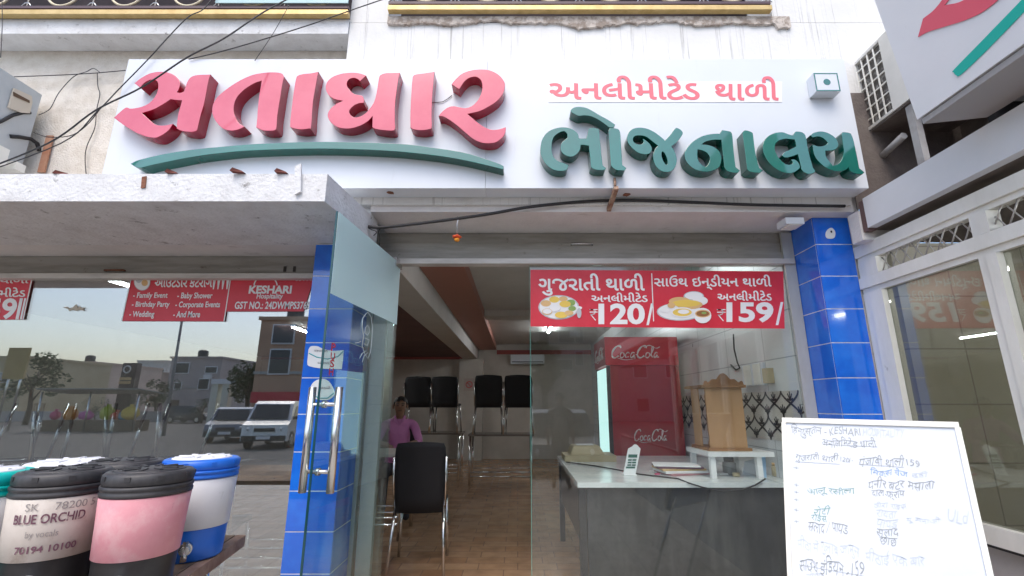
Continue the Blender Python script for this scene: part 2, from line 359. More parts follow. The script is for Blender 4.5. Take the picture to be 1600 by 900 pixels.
MB().tube([p + Vector((0, .02, 0)), p, q, q + Vector((0, .02, 0))], .006).build('pull_handle', 'rust', s2)
for x in (446, 461):
    c = PY(x, 421, 2.978); MB().box(c.x - .008, c.x + .008, c.y - .012, c.y + .01, c.z - .018, c.z + .018).build('lock_hole', 'dark', s2)
# shutter guide channels
M['guide'] = overlay(mat('guide_channel', (.46, .47, .45), .5, metal=.2, var=(.38, .38, .36), vs=5, stretch=(1, 1, .3)), (.15, .12, .09), 12, (1, 1, .4), .66, .74, .7)
xg = PY(590, 600, 2.99).x
MB().box(xg - .055, xg + .03, 2.985, 3.03, 0, zR).box(xg - .10, xg - .075, 2.985, 3.03, 0, zR).bevel(.003).build('guide_channel', 'guide', B)
MB().box(1.745, 1.815, 2.945, 2.962, 0, 2.31).bevel(.003).build('guide_channel', 'guide', B)
# shop-front glass
M['pane'] = glass('window_glass', .065, (.94, .97, .96), dust=.006)
M['pane_left'] = glass('dark_window_glass', .31, (.86, .90, .89), dust=.02)
M['door_glass'] = glass('door_glass', .035, (.82, .93, .92), dust=.05)
M['edge'] = mat('glass_edge', (.10, .30, .26), .15)
def pane(name, m, x0, x1, y0, y1, z0, z1, parent):
    return MB().box(x0, x1, y0, y1, z0, z1).build(name, m, parent)
XP0 = PY(830, 650, 2.968).x
g = pane('window_pane', 'pane', XP0, 1.744, 2.965, 2.975, .005, zR - .002, B); g['label'] = 'clear fixed glass pane in front of the cash counter'
MB().box(XP0 - .004, XP0 - .001, 2.965, 2.975, .005, zR - .002).build('glass_edge', 'edge', g)
g = pane('window_pane', 'pane_left', -6.1, -1.233, 2.985, 2.993, .005, zL - .002, B); g['label'] = 'dark reflecting glass pane left of the pillar'
pane('window_pane', 'pane', -.97, -.80, 2.996, 3.003, .005, zR - .05, B)
# open glass door
hx, hy = -.775, 2.955; lx, ly = -.861, 2.09
dv = Vector((lx - hx, ly - hy, 0)); W = dv.length; dv.normalize(); nv = Vector((dv.y, -dv.x, 0)); nv = nv if nv.x > 0 else -nv
ztop = PY(620, 412, 2.95).z
def door_pt(s, n, z): return Vector((hx, hy, z)) + dv * s + nv * n
D = MB().obox(door_pt(W / 2, 0, (ztop + .03) / 2), dv * (W / 2), nv * .005, (0, 0, (ztop - .03) / 2)).build('glass_door', 'door_glass', B, label='clear glass door standing open toward the street')
MB().obox(door_pt(W + .0015, 0, (ztop + .03) / 2), dv * .0012, nv * .0052, (0, 0, (ztop - .03) / 2)).build('glass_edge', mat('glass_edge_dark', (.012, .06, .07), .15), D)
for z, h_ in ((ztop - .01, .028), (.06, .035)): MB().obox(door_pt(.04, 0, z), dv * .055, nv * .014, (0, 0, h_)).bevel(.003).build('hinge_plate', 'steel', D)
zt_, zb_ = 1.275, .835
for n in (.062, -.062):
    mb = MB().tube([door_pt(W - .055, n, zb_), door_pt(W - .055, n, zt_)], .0165, 16); mb.build('door_handle', 'steel', D)
for z in (zt_ - .075, zb_ + .085):
    mb = MB(); mb.tube([door_pt(W - .055, -.062, z), door_pt(W - .055, .062, z)], .009, 10); mb.tube([door_pt(W - .055, -.008, z), door_pt(W - .055, .008, z)], .016, 12); mb.build('handle_bolt', 'steel', D)
def translucent(name, col):
    m = mat(name, col, .4); n = m.node_tree; b = n.nodes['Principled BSDF']; t = n.nodes.new('ShaderNodeBsdfTranslucent'); t.inputs[0].default_value = (*col, 1)
    x = n.nodes.new('ShaderNodeMixShader'); x.inputs[0].default_value = .35; n.links.new(b.outputs[0], x.inputs[1]); n.links.new(t.outputs[0], x.inputs[2]); n.links.new(x.outputs[0], n.nodes['Material Output'].inputs[0]); return m
M['film'] = translucent('frosted_film', (.76, .93, .93))
zf = 1.69
MB().obox(door_pt(W / 2, .0065, (ztop + zf) / 2), dv * (W / 2 - .002), nv * .0012, (0, 0, (ztop - zf) / 2 - .002)).build('frosted_film', 'film', D, label='pale teal frosted film over the upper glass')
# PUSH and the etched figure on the door, read along the door
def onDoor(n=.007):
    def f(px, py):
        d = ray(px, py); o = Vector((0, 0, CZ)); P0 = door_pt(0, n, 0); t = (P0 - o).dot(nv) / d.dot(nv); return o + d * t
    return f
mb = MB(); fd = onDoor()
for ch, y0, y1, x in (('P', 536, 549, 521), ('U', 551, 562, 520), ('S', 562, 574, 519), ('H', 575, 587, 517.5)):
    A, Bq, Cq = fd(x - 3.4, (y0 + y1) / 2), fd(x + 3.4, (y0 + y1) / 2), None
    me = text_mesh(ch, .02); a, b_, c, d = bounds(me); zt0, zb0 = fd(x, y0).z, fd(x, y1).z
    O = Vector((A.x, A.y, zb0)); U = Vector((Bq.x - A.x, Bq.y - A.y, 0)); V = Vector((0, 0, zt0 - zb0))
    mb.mesh(me, lambda p: O + U * ((p.x - a) / (b_ - a)) + V * ((p.y - c) / (d - c)))
mb.build('lettering', mat('push_red', (.62, .03, .05), .5), D, label='red word PUSH set vertically')
M['etch'] = mat('etched_white', (.62, .68, .70), .7)
def etch(pts, r=.0022): return [fd(*p) for p in pts]
mb = MB()
for pts in ([(572, 490), (567, 497), (566, 510), (568, 525), (566, 540), (570, 553), (575, 560), (579, 550), (581, 530), (582, 510), (580, 496), (575, 488), (572, 490)],
            [(575, 508), (571, 512), (570, 520), (574, 524), (578, 518), (576, 510)], [(570, 528), (577, 531), (574, 540), (569, 537)], [(562, 560), (566, 552), (572, 548)], [(566, 566), (569, 556), (575, 551)], [(555, 536), (561, 535), (564, 533)]):
    mb.tube(etch(pts), .0016, 5)
mb.build('etched_figure', 'etch', D)
# stickers on the left pillar
def sticker(name, pts, label, marks):
    f = onY(2.7165); mb = MB(); q = curve_pts(pts, 5); mb.prism([f(p.x, p.y) for p in q], (0, .0012, 0)); o = mb.build(name, 'white_vinyl', None, label=label, cat='sticker', group='stickers on the tiled pillars')
    g_ = onY(2.715); mb = MB()
    for m_ in marks: mb.tube([g_(*p) for p in m_], .0028, 5)
    mb.build('swoosh', mat('sticker_teal', (.02, .36, .40), .5), o); return o, g_
o, g_ = sticker('sticker', [(482, 546, 1), (486, 541), (496, 541), (505, 545), (520, 548), (537, 547, 1), (536, 560), (534, 577, 1), (505, 576), (483, 572), (480, 566, 1)], 'torn white advertising sticker, larger and upper one on the left blue pillar', [[(483, 552), (495, 558), (512, 561), (528, 557), (536, 549)]])
lines(o, 'black_ink', g_, [('ભોજનાલય થાળી', (491, 545, 512, 550), 0), ('ઓનલાઇન', (496, 564, 520, 569), 0)])
o, g_ = sticker('sticker', [(484, 608), (490, 597), (502, 592), (514, 596), (523, 612), (521, 619), (512, 625), (495, 624), (484, 617)], 'torn round white sticker just above the steel door handles on the left pillar', [[(488, 616), (498, 622), (512, 622), (522, 614)]])
mb = MB(); put_text(mb, 'ઝડપી', g_, (500, 603, 516, 608)); mb.build('lettering', 'black_ink', o)
f = onY(2.7165); q = curve_pts([(1290, 364), (1294, 358), (1300, 356), (1305, 362), (1304, 371), (1297, 373), (1291, 371)], 4)
mb = MB(); mb.prism([f(p.x, p.y) for p in q], (0, .001, 0)); o = mb.build('sticker', 'white_vinyl', None, label='small scraped round sticker high on the right blue pillar', cat='sticker', group='stickers on the tiled pillars')
mb = MB(); f2 = onY(2.715); mb.ell(f2(1299, 362), (.006, 0, 0), (0, 0, .008)); mb.build('print', 'black_ink', o)
# ------------------------------------------------------------------ balcony railings
M['railing'] = mat('railing_maroon', (.075, .04, .05), .5)
M['ring'] = mat('ring_cream', (.68, .60, .42), .45)
def railing(px0, px1, y_at, ringpx, barpx, label):
    Y = 2.575; r = thing('balcony_railing', label, 'railing', tuple(PY((px0 + px1) / 2, y_at((px0 + px1) / 2), Y)), 'balcony railings')
    z = PY((px0 + px1) / 2, y_at((px0 + px1) / 2), Y).z; xa, xb = PY(px0, y_at(px0), Y).x, PY(px1, y_at(px1), Y).x
    MB().box(xa, xb, Y - .02, Y + .02, z - .017, z + .017).bevel(.008, 3).build('base_pipe', 'gold', r)
    MB().box(xa, xb, Y - .012, Y + .012, z + .035, z + .055).box(xa, xb, Y - .015, Y + .015, z + .95, z + .985).build('rail', 'railing', r)
    zc = z + .055
    for x in ringpx:
        X = PY(x, 8, Y).x; mb = MB(); mb.tube([(X + .105 * math.cos(t), Y, zc + .115 + .105 * math.sin(t)) for t in [2 * math.pi * k / 28 for k in range(28)]], .008, 8, closed=True); mb.build('ring', 'ring', r)
    for x in barpx:
        X = PY(x, 8, Y).x; mb = MB(); mb.tube([(X, Y, zc), (X, Y, z + .95)], .006, 8)
        mb.tube([(X - .035, Y - .004, zc - .002), (X - .012, Y - .004, zc + .028), (X + .012, Y - .004, zc + .028), (X + .035, Y - .004, zc - .002)], .004, 6); mb.build('bar', 'steel', r)
railing(-60, 545, lambda x: 22, (-12, 95, 195, 293, 395, 495), (43, 145, 243, 342, 445), 'rusty maroon balcony railing with cream rings above the beige wall at the left')
railing(607, 1204, lambda x: 15, (665, 762, 860, 955, 1050, 1145), (615, 711, 808, 906, 1003, 1100, 1198), 'maroon balcony railing with cream rings above the middle of the shop sign')
mb = MB(); p0, p1 = PY(338, 4, 2.56), PY(545, 2, 2.56); mb.box(p0.x, p1.x, 2.55, 2.556, p0.z - .012, p0.z + .5); mb.bevel(.002, 1)
mb.build('balcony_sheet', mat('teal_sheet', (.35, .55, .58), .5, var=(.45, .6, .62), vs=3), None, label='pale teal sheet tied behind the left balcony railing', cat='sheet')
# ------------------------------------------------------------------ main sign
YS, DEP = 2.48, .075
tl, tr, br = PY(200, 97, YS), PY(1320, 97, YS), PY(1358, 299, YS)
zb, zt = PY(700, 294, YS).z, PY(700, 92.5, YS).z
x0s, x1s = -2.115, br.x
x1s = (tr.x + br.x) / 2; x0s = tl.x
SG = thing('shop_sign', 'long white shop sign with big raised red and green letters over the entrance', 'sign', ((x0s + x1s) / 2, YS, zb))
mb = MB(); seams = [x0s, PY(760, 200, YS).x, x1s]
for a, b in zip(seams, seams[1:]): mb.box(a + .001, b - .001, YS, YS + .125, zb, zt)
mb.bevel(.003, 2); mb.build('panel', 'white_panel', SG)
YL = YS - DEP
S1, S2, S3, S4 = (170, 100, 7.965), (320, 100, 7.965), (500, 100, 7.965), (620, 100, 6.43)
S5, S6, S7, S8 = (830, 160, 7.5), (960, 180, 9.), (1080, 190, 9.), (1200, 190, 9.)
RED = ['red_front', 'red_side']; GRN = ['green_front', 'green_side']
SA = [(320,240,1),(420,165),(540,110),(680,98),(800,130),(870,190),(888,250),(870,320),(848,355,1),(890,360),(935,345,1),(960,280),(985,210),(1030,160),(1110,138),(1268,132,1),(1240,220),(1190,480),(1150,620),(1120,740),(1100,820),(1070,840),(1000,846),(900,830),(845,802,1),(862,640),(890,540),(912,455,1),(845,450),(770,440,1),(680,500),(560,565),(415,612,1),(490,680),(560,740),(620,765),(700,765),(800,745,1),(757,812),(690,870),(600,915),(520,915),(438,893),(340,852),(200,770),(65,670,1),(140,600),(215,543),(270,555),(330,550),(420,530),(500,490),(560,430),(600,360),(618,280),(605,220),(560,197),(500,205),(440,240),(390,295,1)]
TA = [(497,780,1),(420,815),(330,830),(230,805),(150,730),(105,650),(92,580),(110,490),(160,410),(250,330),(380,240),(500,175),(620,130),(760,108),(880,105),(960,120),(988,160,1),(965,260),(930,480),(905,640),(893,790),(870,825),(800,832),(720,825),(640,790,1),(650,700),(660,560),(680,380),(710,210,1),(620,240),(520,300),(430,380),(380,460),(362,540),(365,610),(395,690),(440,750)]
KA = [(1415,97,1),(1380,280),(1345,500),(1325,780),(1295,805),(1200,815),(1120,805),(1062,785,1),(1065,700),(1085,520),(1110,330),(1135,190),(1160,145),(1230,125),(1330,115)]
DA = [(575,145,1),(500,215,1),(470,190),(420,175),(365,190),(335,240),(345,290),(390,345),(430,375),(490,388),(530,400),(550,445,1),(545,485,1),(490,490),(430,515),(380,560),(365,600),(390,645),(440,665),(510,650),(570,610),(620,555),(665,490),(690,420),(710,330),(735,170),(760,135),(820,115),(900,112),(995,110,1),(975,200),(955,330),(935,500),(932,700),(935,800),(905,830),(800,825),(700,810),(652,790,1),(655,650,1),(600,710),(520,760),(420,795),(330,805),(230,790),(150,740),(105,680),(98,620),(130,560),(200,500),(285,460,1),(190,440),(120,400),(80,340),(72,280),(100,210),(170,155),(280,120),(400,108),(500,118)]
KB = [(1425,97,1),(1410,250),(1395,450),(1390,650),(1390,790),(1350,815),(1260,825),(1170,815),(1125,790,1),(1125,600),(1135,400),(1148,200),(1160,150),(1200,130),(1310,115)]
RA = [(550,205,1),(590,155),(660,95),(760,62),(860,55),(950,70),(1030,115),(1080,180),(1085,230),(1065,300),(1010,370),(930,425),(830,475),(710,503,1),(760,545),(820,595),(890,640),(960,662),(1030,655),(1095,635,1),(1090,690),(1060,740),(1000,785),(930,798),(850,790),(770,755),(700,700),(620,630),(540,570),(470,530),(420,525,1),(460,475),(520,435),(575,425),(630,435),(690,443),(750,425),(810,370),(850,290),(860,220),(845,165),(810,135),(770,130),(720,145),(670,190),(628,255,1)]
for loops, reg in (([SA], S1), ([TA], S2), ([KA], S2), ([DA], S3), ([KB], S3), ([RA], S4)): channel_letter('letter', loops, reg, YL, DEP, RED, SG)
SW = [(204,256,1),(217.5,250),(255,241),(300,234),(350,229),(400,225),(475,222),(540,222),(600,223.7),(640,226),(675,230.5),(725,238.5),(762,249.5),(784,258),(787,262),(785,264.5),(775,262),(725,250.5),(675,242.5),(600,235.5),(500,232.5),(400,235),(350,239),(300,245.5),(240,257.5),(217,262.5)]
channel_letter('underline', [SW], (0, 0, 1.), YL, DEP, GRN, SG, 'green underline stroke below the red letters')
BH = [(438,735,1),(415,790),(340,805),(250,785),(170,720),(115,620),(108,540),(130,430),(190,350),(280,305),(380,292),(470,310),(540,360),(562,423,1),(645,423,1),(660,370),(672,305,1),(730,298),(795,312,1),(810,480),(825,640),(838,740,1),(878,770,1),(865,792,1),(800,795),(740,785),(700,760,1),(690,650),(675,510,1),(620,500),(580,500,1),(570,560),(530,610),(470,638),(400,620),(355,580),(345,520),(360,470),(400,435),(425,415,1),(420,370),(385,340),(330,355),(280,390),(250,440),(240,520),(245,590),(270,650),(320,690),(380,712)]
OS = [(905,330,1),(925,303),(990,305),(1030,325),(1045,380),(1055,540),(1068,735,1),(1115,770,1),(1095,800,1),(1010,795),(960,770),(935,740,1),(920,560)]
OM = [(470,80),(520,55),(600,55),(680,80),(800,150),(900,205),(985,262,1),(965,297,1),(915,296,1),(840,240),(770,195),(690,162),(620,155),(560,160),(510,140),(465,110)]
JA = [(710,355,1),(780,280),(850,190),(880,180),(930,205),(962,250),(940,300),(880,375),(800,440,1),(840,500),(870,580),(878,640),(850,740),(790,790),(720,800),(640,775),(580,710),(550,630),(545,560),(570,480),(610,430,1),(540,375),(470,320),(420,295),(350,287),(290,295),(262,330),(270,375),(320,408),(385,408),(410,375),(398,330,1),(460,370),(510,425),(527,480),(500,535),(430,552),(340,530),(250,465),(190,385),(178,310),(205,235),(265,190),(350,175),(450,188),(550,232),(640,295)]
JH = [(680,510,1),(715,550),(745,630),(745,690),(725,700,1),(690,650),(665,580),(665,530)]
NA = [(395,175,1),(430,120,1),(500,130),(560,150),(580,220),(600,450),(625,640,1),(685,690,1),(655,722,1),(570,715),(500,690),(465,640,1),(448,480),(424,258,1),(320,258),(210,280),(145,322,1),(220,328),(300,350),(370,395),(415,470),(420,560),(390,640),(300,690),(190,705),(70,680),(-10,630),(-70,560),(-95,470),(-80,400),(0,300),(120,220),(250,180),(370,170)]
NH = [(90,395,1),(150,405),(220,440),(260,500),(255,560),(230,610),(200,640,1),(150,610),(100,550),(85,470)]
KC = [(720,150,1),(750,125),(800,130),(855,155),(870,190),(895,400),(930,560),(955,650,1),(1008,690,1),(965,720,1),(880,715),(820,700),(785,670,1),(765,500),(735,280)]
LA = [(345,195,1),(380,147),(420,140),(480,152),(522,190),(540,250),(560,380),(600,540),(630,645,1),(665,695,1),(645,725,1),(570,737),(505,712),(468,668,1),(448,570),(420,460,1),(330,492),(240,507),(192,478,1),(230,432),(300,400),(395,352,1),(388,300),(375,255,1),(310,248),(240,245),(165,262),(112,305),(95,360),(105,430),(150,510),(220,580),(285,608),(335,598),(345,570),(320,535,1),(370,535),(415,565),(445,620),(440,660),(370,712),(300,725),(200,710),(90,650),(0,560),(-60,450),(-75,350),(-50,260),(10,200),(100,160),(200,150),(290,180)]
YA = [(590,195,1),(640,160),(720,140),(800,147),(880,180),(950,235),(985,300),(985,345),(950,388),(890,408),(805,412,1),(810,470),(840,530),(910,622,1),(980,600),(1035,530),(1062,430),(1055,350),(1030,180,1),(1045,152),(1110,152),(1165,168,1),(1200,260),(1240,440),(1282,655,1),(1355,715,1),(1325,742,1),(1230,730),(1160,700),(1130,645,1),(1090,680),(1010,698),(920,690),(800,640),(700,550),(645,450),(625,325,1),(720,350),(800,335),(840,300,1),(800,255),(745,220),(690,212),(630,225,1)]
for loops, reg in (([BH], S5), ([OS], S5), ([OM], S5), ([JA, JH], S6), ([NA, NH], S7), ([KC], S7), ([LA], S8), ([YA], S8)): channel_letter('letter', loops, reg, YL, DEP - .002, GRN, SG)
f1, f2 = onY(YS - .0025), onY(YS - .004)
mb = MB(); mb.prism([f1(857, 159.5), f1(1222, 159.5), f1(1222, 127.5), f1(857, 127.5)], (0, .0023, 0)); mb.build('backing_sticker', 'white_vinyl', SG)
rv = mat('red_letter_vinyl', (.74, .16, .20), .5); lines(SG, rv, f2, [('અનલીમીટેડ', (858, 118, 1094, 156), .018), ('થાળી', (1117, 119, 1217, 157), .018)])
mb = MB(); fw = onY(YS - .006); mb.tube([fw(*p) for p in [(672, 159), (682, 160), (692, 159), (700, 154), (706, 149)]], .0022, 6); mb.build('letter_cable', 'cable', SG)
# veg mark lamp box
Yv0, Yv1 = YS - .068, YS - .002
c0, c1 = PY(1275.5, 142.5, Yv0), PY(1308.5, 114, Yv0)
V = thing('veg_mark_box', 'small white box sign with green square and green dot', 'sign', ((c0.x + c1.x) / 2, Yv1, c0.z))
MB().box(c0.x, c1.x, Yv0, Yv1, c0.z, c1.z).bevel(.002, 1).build('case', 'white_panel', V)
mb = MB(); w = .008; y = Yv0 - .001
for bx in ((c0.x + .001, c1.x - .001, c0.z + .001, c0.z + w), (c0.x + .001, c1.x - .001, c1.z - w, c1.z - .001), (c0.x + .001, c0.x + w, c0.z + w, c1.z - w), (c1.x - w, c1.x - .001, c0.z + w, c1.z - w)): mb.box(bx[0], bx[1], y, y + .0008, bx[2], bx[3])
mb.build('green_border', 'green_front', V)
mb = MB(); r = .021; cx, cz = (c0.x + c1.x) / 2, (c0.z + c1.z) / 2
mb.prism([(cx + r * math.cos(t), y, cz + r * math.sin(t)) for t in [2 * math.pi * k / 28 for k in range(28)]], (0, .0008, 0)); mb.build('green_dot', 'green_front', V)
# ------------------------------------------------------------------ wires and small fixtures
def wire(pts, r, label, name='wire', m='cable', sag=0, cat='wire', group=None):
    q = [Vector(PY(*p)) for p in pts]; out = []
    for i in range(len(q) - 1):
        p0 = q[max(i - 1, 0)]; p1 = q[i]; p2 = q[i + 1]; p3 = q[min(i + 2, len(q) - 1)]
        for k in range(6):
            t = k / 6; out.append(.5 * ((2 * p1) + (p2 - p0) * t + (2 * p0 - 5 * p1 + 4 * p2 - p3) * t * t + (3 * p1 - p0 - 3 * p2 + p3) * t ** 3))
    out.append(q[-1]); return MB().tube(out, r, 7).build(name, m, None, label=label, cat=cat, group=group)
GW = 'loose wires at the upper left'
wire([(-60, 278, 2.2), (75, 224, 2.2), (150, 172, 2.2), (222, 136, 2.15), (292, 90, 2.15), (350, 60, 2.2), (410, 20, 2.3), (462, -8, 2.4)], .0042, 'thick black wire crossing the tail of the first red sign letter', group=GW)
wire([(-70, 285, 2.45), (95, 224, 2.45), (150, 176, 2.45), (190, 135, 2.46), (232, 92, 2.46), (290, 30, 2.46), (318, 14, 2.5), (345, -20, 2.55)], .0032, 'thin black wire running behind the thick one up to the balcony rings', group=GW)
wire([(295, 92.5, 2.47), (340, 82, 2.47), (400, 65, 2.47), (480, 40, 2.48), (560, 12, 2.5), (640, -15, 2.52)], .0034, 'black wire slanting up from the sign top across the white pillar edge', group=GW)
wire([(22, 120, 2.70), (100, 117, 2.72), (150, 114, 2.72), (196, 110, 2.72)], .003, 'straight black wire stretched along the beige wall left of the sign', group=GW)
wire([(60, 180, 2.68), (78, 170, 2.70), (92, 145, 2.72), (115, 120, 2.73), (135, 112, 2.73), (146, 107, 2.72), (156, 113, 2.72)], .0024, 'thin looping wire from the outdoor unit up to the knot on the beige wall', group=GW)
wire([(152, 114, 2.74), (153, 135, 2.74), (156, 148, 2.74), (151, 172, 2.74), (148, 200, 2.74), (136, 228, 2.74), (133, 250, 2.74), (136, 285, 2.74)], .0026, 'wire hanging straight down the beige wall from the knot', group=GW)
wire([(3, -10, 2.5), (3.5, 40, 2.5), (1, 90, 2.5)], .002, 'thin wire hanging from the balcony at the far left edge', group=GW)
wire([(53, 207, 2.5), (75, 214, 2.6), (110, 212, 2.55), (135, 196, 2.5), (155, 172, 2.46)], .0028, 'thin wire bridging from the outdoor unit to the slanting wires', group=GW)
wire([(398, 95, 2.47), (425, 55, 2.48), (445, 20, 2.5), (452, 8, 2.52)], .002, 'faint wire rising from the sign edge to a hook under the balcony', group=GW)
wire([(575, 354, 2.58), (600, 355, 2.6), (680, 346, 2.6), (760, 335, 2.6), (830, 323, 2.6), (900, 316, 2.6), (945, 313.5, 2.6), (1000, 313, 2.6), (1080, 316, 2.6), (1180, 320, 2.6), (1320, 322, 2.6)], .0095, 'thick black cable sagging under the sign across the lintel', 'cable', cat='cable')
wire([(596, 356, 2.6), (592, 362, 2.62), (593, 380, 2.66), (590, 398, 2.7)], .003, 'short grey wire dropping from the cable end beside the open door')
mb = MB()
wire([(562, 335, 2.6), (566, 345, 2.6), (575, 356, 2.6), (588, 362, 2.6), (584, 368, 2.62)], .0025, 'tangled thin wire at the corner of the canopy above the door')
# rusty bracket through the sign bottom
p, q = PY(962, 282, 2.46), PY(951, 333, 2.62)
rb = MB().tube([PY(960.5, 279, 2.468), PY(961, 290, 2.44)], .008, 6).obox((PY(963, 293, 2.44) + PY(951, 328, 2.63)) / 2, (PY(963, 293, 2.44) - PY(951, 328, 2.63)) / 2, (.012, 0, 0), (0, .004, .012))
rb.build('rusty_bracket', mat('rusty_pale', (.42, .30, .22), .8, var=(.22, .09, .05), vs=30, bump=.6), None, label='rusty metal bracket sticking out below the middle of the sign', cat='bracket')
for (x, y, w, h, lab, Y) in ((209, 297, 9, 3, 'dark rust hole in the sign underside near the canopy end', None),):
    pass
zz = zb - .001
def stain(px, py, rx, ry, label, name='rust_patch'):
    c = PZ(px, py, zz); mb = MB(); q = [(c.x + rx * (1 + .5 * random.random()) * math.cos(t), c.y + ry * (1 + .6 * random.random()) * math.sin(t), zz) for t in [2 * math.pi * k / 14 for k in range(14)]]
    mb.prism(q, (0, 0, -.002)); mb.build(name, 'rust', SG)
stain(610, 301, .016, .016, ''); stain(979, 304, .016, .018, ''); stain(572, 315, .05, .012, '')
# hanging orange flower charm
hp = PY(715, 338, 2.6); ft = PY(714, 373, 2.6)
CH = thing('hanging_charm', 'small orange flower charm hanging from the cable above the doorway', 'charm', tuple(ft))
mb = MB(); mb.tube([hp, hp + Vector((.004, 0, -.02)), hp + Vector((-.002, 0, -.05)), ft + Vector((0, 0, .018))], .0022, 6); mb.build('hook', 'steel', CH)
mb = MB()
for k in range(9):
    t = 2 * math.pi * k / 9; mb.ball(ft + Vector((.017 * math.cos(t), .017 * math.sin(t), .010 + .004 * (k % 2))), .012, 0, (1, 1, .6), 1)
mb.build('petals', mat('petal_red', (.72, .10, .03), .7), CH)
MB().ball(ft + Vector((0, 0, -.006)), .017, 0, (1, 1, .7)).build('flower_heart', mat('petal_orange', (.85, .33, .03), .7), CH)
# small lamp box beside the right pillar
c = PY(1238, 347, 2.66)
LB = thing('junction_box', 'small white electrical box under the lintel beside the right pillar', 'box', tuple(c))
MB().box(c.x - .05, c.x + .06, 2.64, 2.74, c.z - .018, c.z + .022).bevel(.012, 3).build('case', 'white_panel', LB); MB().box(c.x - .03, c.x + .04, 2.65, 2.73, c.z - .024, c.z - .0185).build('lid', 'aluminium', LB)
# junk on the canopy slab
for x, y, w in ((92, 267, .035), (265, 265, .026), (368, 263, .03), (437, 264, .028)):
    c = PZ(x, y + 3, 2.302); MB().prism([(c.x - w, c.y, 2.302), (c.x + w, c.y + .02, 2.302), (c.x + w * .6, c.y + .02, 2.310), (c.x - w * .6, c.y, 2.318)], (0, .03, 0)).build('brick_shard', mat('brick_red', (.13, .03, .028), .9, var=(.2, .07, .05), vs=20), None, label='dark red brick shard lying on the white canopy edge', cat='brick', group='brick shards on the canopy')
c = PY(466, 280, 2.10); MB().obox(c, (.014, 0, .008), (0, .006, 0), (-.008, 0, .075)).bevel(.002, 1).build('metal_strip', 'slab', None, label='white painted metal strip stuck upright on the canopy edge', cat='bracket')
c = PY(225, 285, 2.108); mb = MB().obox(c, (.010, 0, .002), (0, .004, 0), (-.003, 0, .03)); mb.build('rusty_clip', 'rust', None, label='small rusty clip nailed on the white canopy front', cat='clip')
# left outdoor unit
X = PY(68, 150, 2.70).x
p0 = PX(68, 150, X); p1 = PX(55, 212, X); zt_, zb_ = p0.z, PX(10, 265, X).z
pf = PX(-40, 90, X)
AL = thing('air_conditioner', 'pale outdoor air conditioner unit on the beige wall at the left edge', 'air conditioner', (X - .2, 2.4, zb_))
MB().box(X - .75, X, 2.16, 2.69, zb_ + .06, zt_).bevel(.018, 3).build('casing', mat('ac_grey', (.52, .55, .56), .5, var=(.44, .47, .48), vs=3), AL)
fx = lambda px, py: PX(px, py, X + .004)
mb = MB(); mb.prism([fx(11, 168), fx(20, 138), fx(47, 150), fx(48, 160), fx(44, 177), fx(30, 176)], (.012, 0, 0)); mb.build('valve_cover', mat('ac_cover', (.62, .55, .45), .6), AL)
mb = MB(); mb.prism([PX(x, y, X + .018) for x, y in ((20, 143), (46, 157), (46, 161), (21, 150))], (.002, 0, 0)); mb.build('cover_slot', mat('slot_brown', (.12, .07, .04), .7), AL)
mb = MB(); mb.tube([fx(-10, 195), fx(5, 188), fx(20, 180), fx(36, 176), fx(47, 176)], .010, 8); mb.tube([fx(16, 213), fx(30, 214), fx(48, 217), fx(58, 224), fx(62, 236)], .012, 8); mb.build('pipe', 'cable', AL)
mb = MB(); q = PX(30, 240, X); mb.box(X - .7, X + .06, 2.3, 2.36, zb_, zb_ + .05); mb.box(X - .7, X + .06, 2.6, 2.66, zb_, zb_ + .05); mb.box(X - .02, X + .075, 2.45, 2.54, zb_ - .02, zb_ + .09); mb.bevel(.005, 2); mb.build('bracket', 'aluminium', AL)
c0 = PY(80, 213, 2.75); c1 = PY(66, 270, 2.75)
MB().obox((c0 + c1) / 2 + Vector((0, -.006, 0)), (.022, 0, 0), (0, .005, 0), (c0 - c1) / 2).build('rust_bar', mat('rust_bar', (.42, .18, .10), .8, var=(.5, .3, .2), vs=10), None, label='rusty orange flat bar on the beige wall beside the left outdoor unit', cat='bar')
# ------------------------------------------------------------------ red price banner on the right glass
YB = 2.958
def banner(name, quad, label, Y=YB):
    f = onY(Y); mb = MB(); mb.prism([f(*p) for p in quad], (0, .002, 0)); return mb.build(name, 'red_vinyl', None, label=label, cat='banner'), onY(Y - .0022)
def rupee(mb, f, x0, y0, x1, y1, th=.006, mi=0):
    g = lambda u, v: f(x0 + (x1 - x0) * u, y0 + (y1 - y0) * v)
    for pts in ([(0, .04), (1, .04)], [(0, .27), (1, .27)], [(.1, .04), (.4, .04), (.68, .12), (.74, .26), (.62, .42), (.3, .5), (.1, .5)], [(.1, .5), (.75, 1)]):
        for a, b in zip(pts, pts[1:]):
            A, Bq = g(*a), g(*b); d = (Bq - A).normalized() * th * .5; nrm = Vector((-d.z, 0, d.x)); mb.face([A - d - nrm, Bq + d - nrm, Bq + d + nrm, A - d + nrm], mi)
M['food_tan'] = mat('print_tan', (.70, .45, .20), .5); M['food_green'] = mat('print_green', (.25, .38, .10), .5); M['food_brown'] = mat('print_brown', (.28, .12, .04), .5); M['food_yellow'] = mat('print_yellow', (.78, .55, .10), .5); M['grey_print'] = mat('print_grey', (.5, .52, .55), .5)
FOOD = ['white_vinyl', 'food_tan', 'food_green', 'food_brown', 'food_yellow', 'grey_print']
bn, f = banner('price_banner', [(829, 510), (1226, 513.5), (1224, 424), (829, 421.5)], 'red price banner on the right glass pane with two meals at 120 and 159')
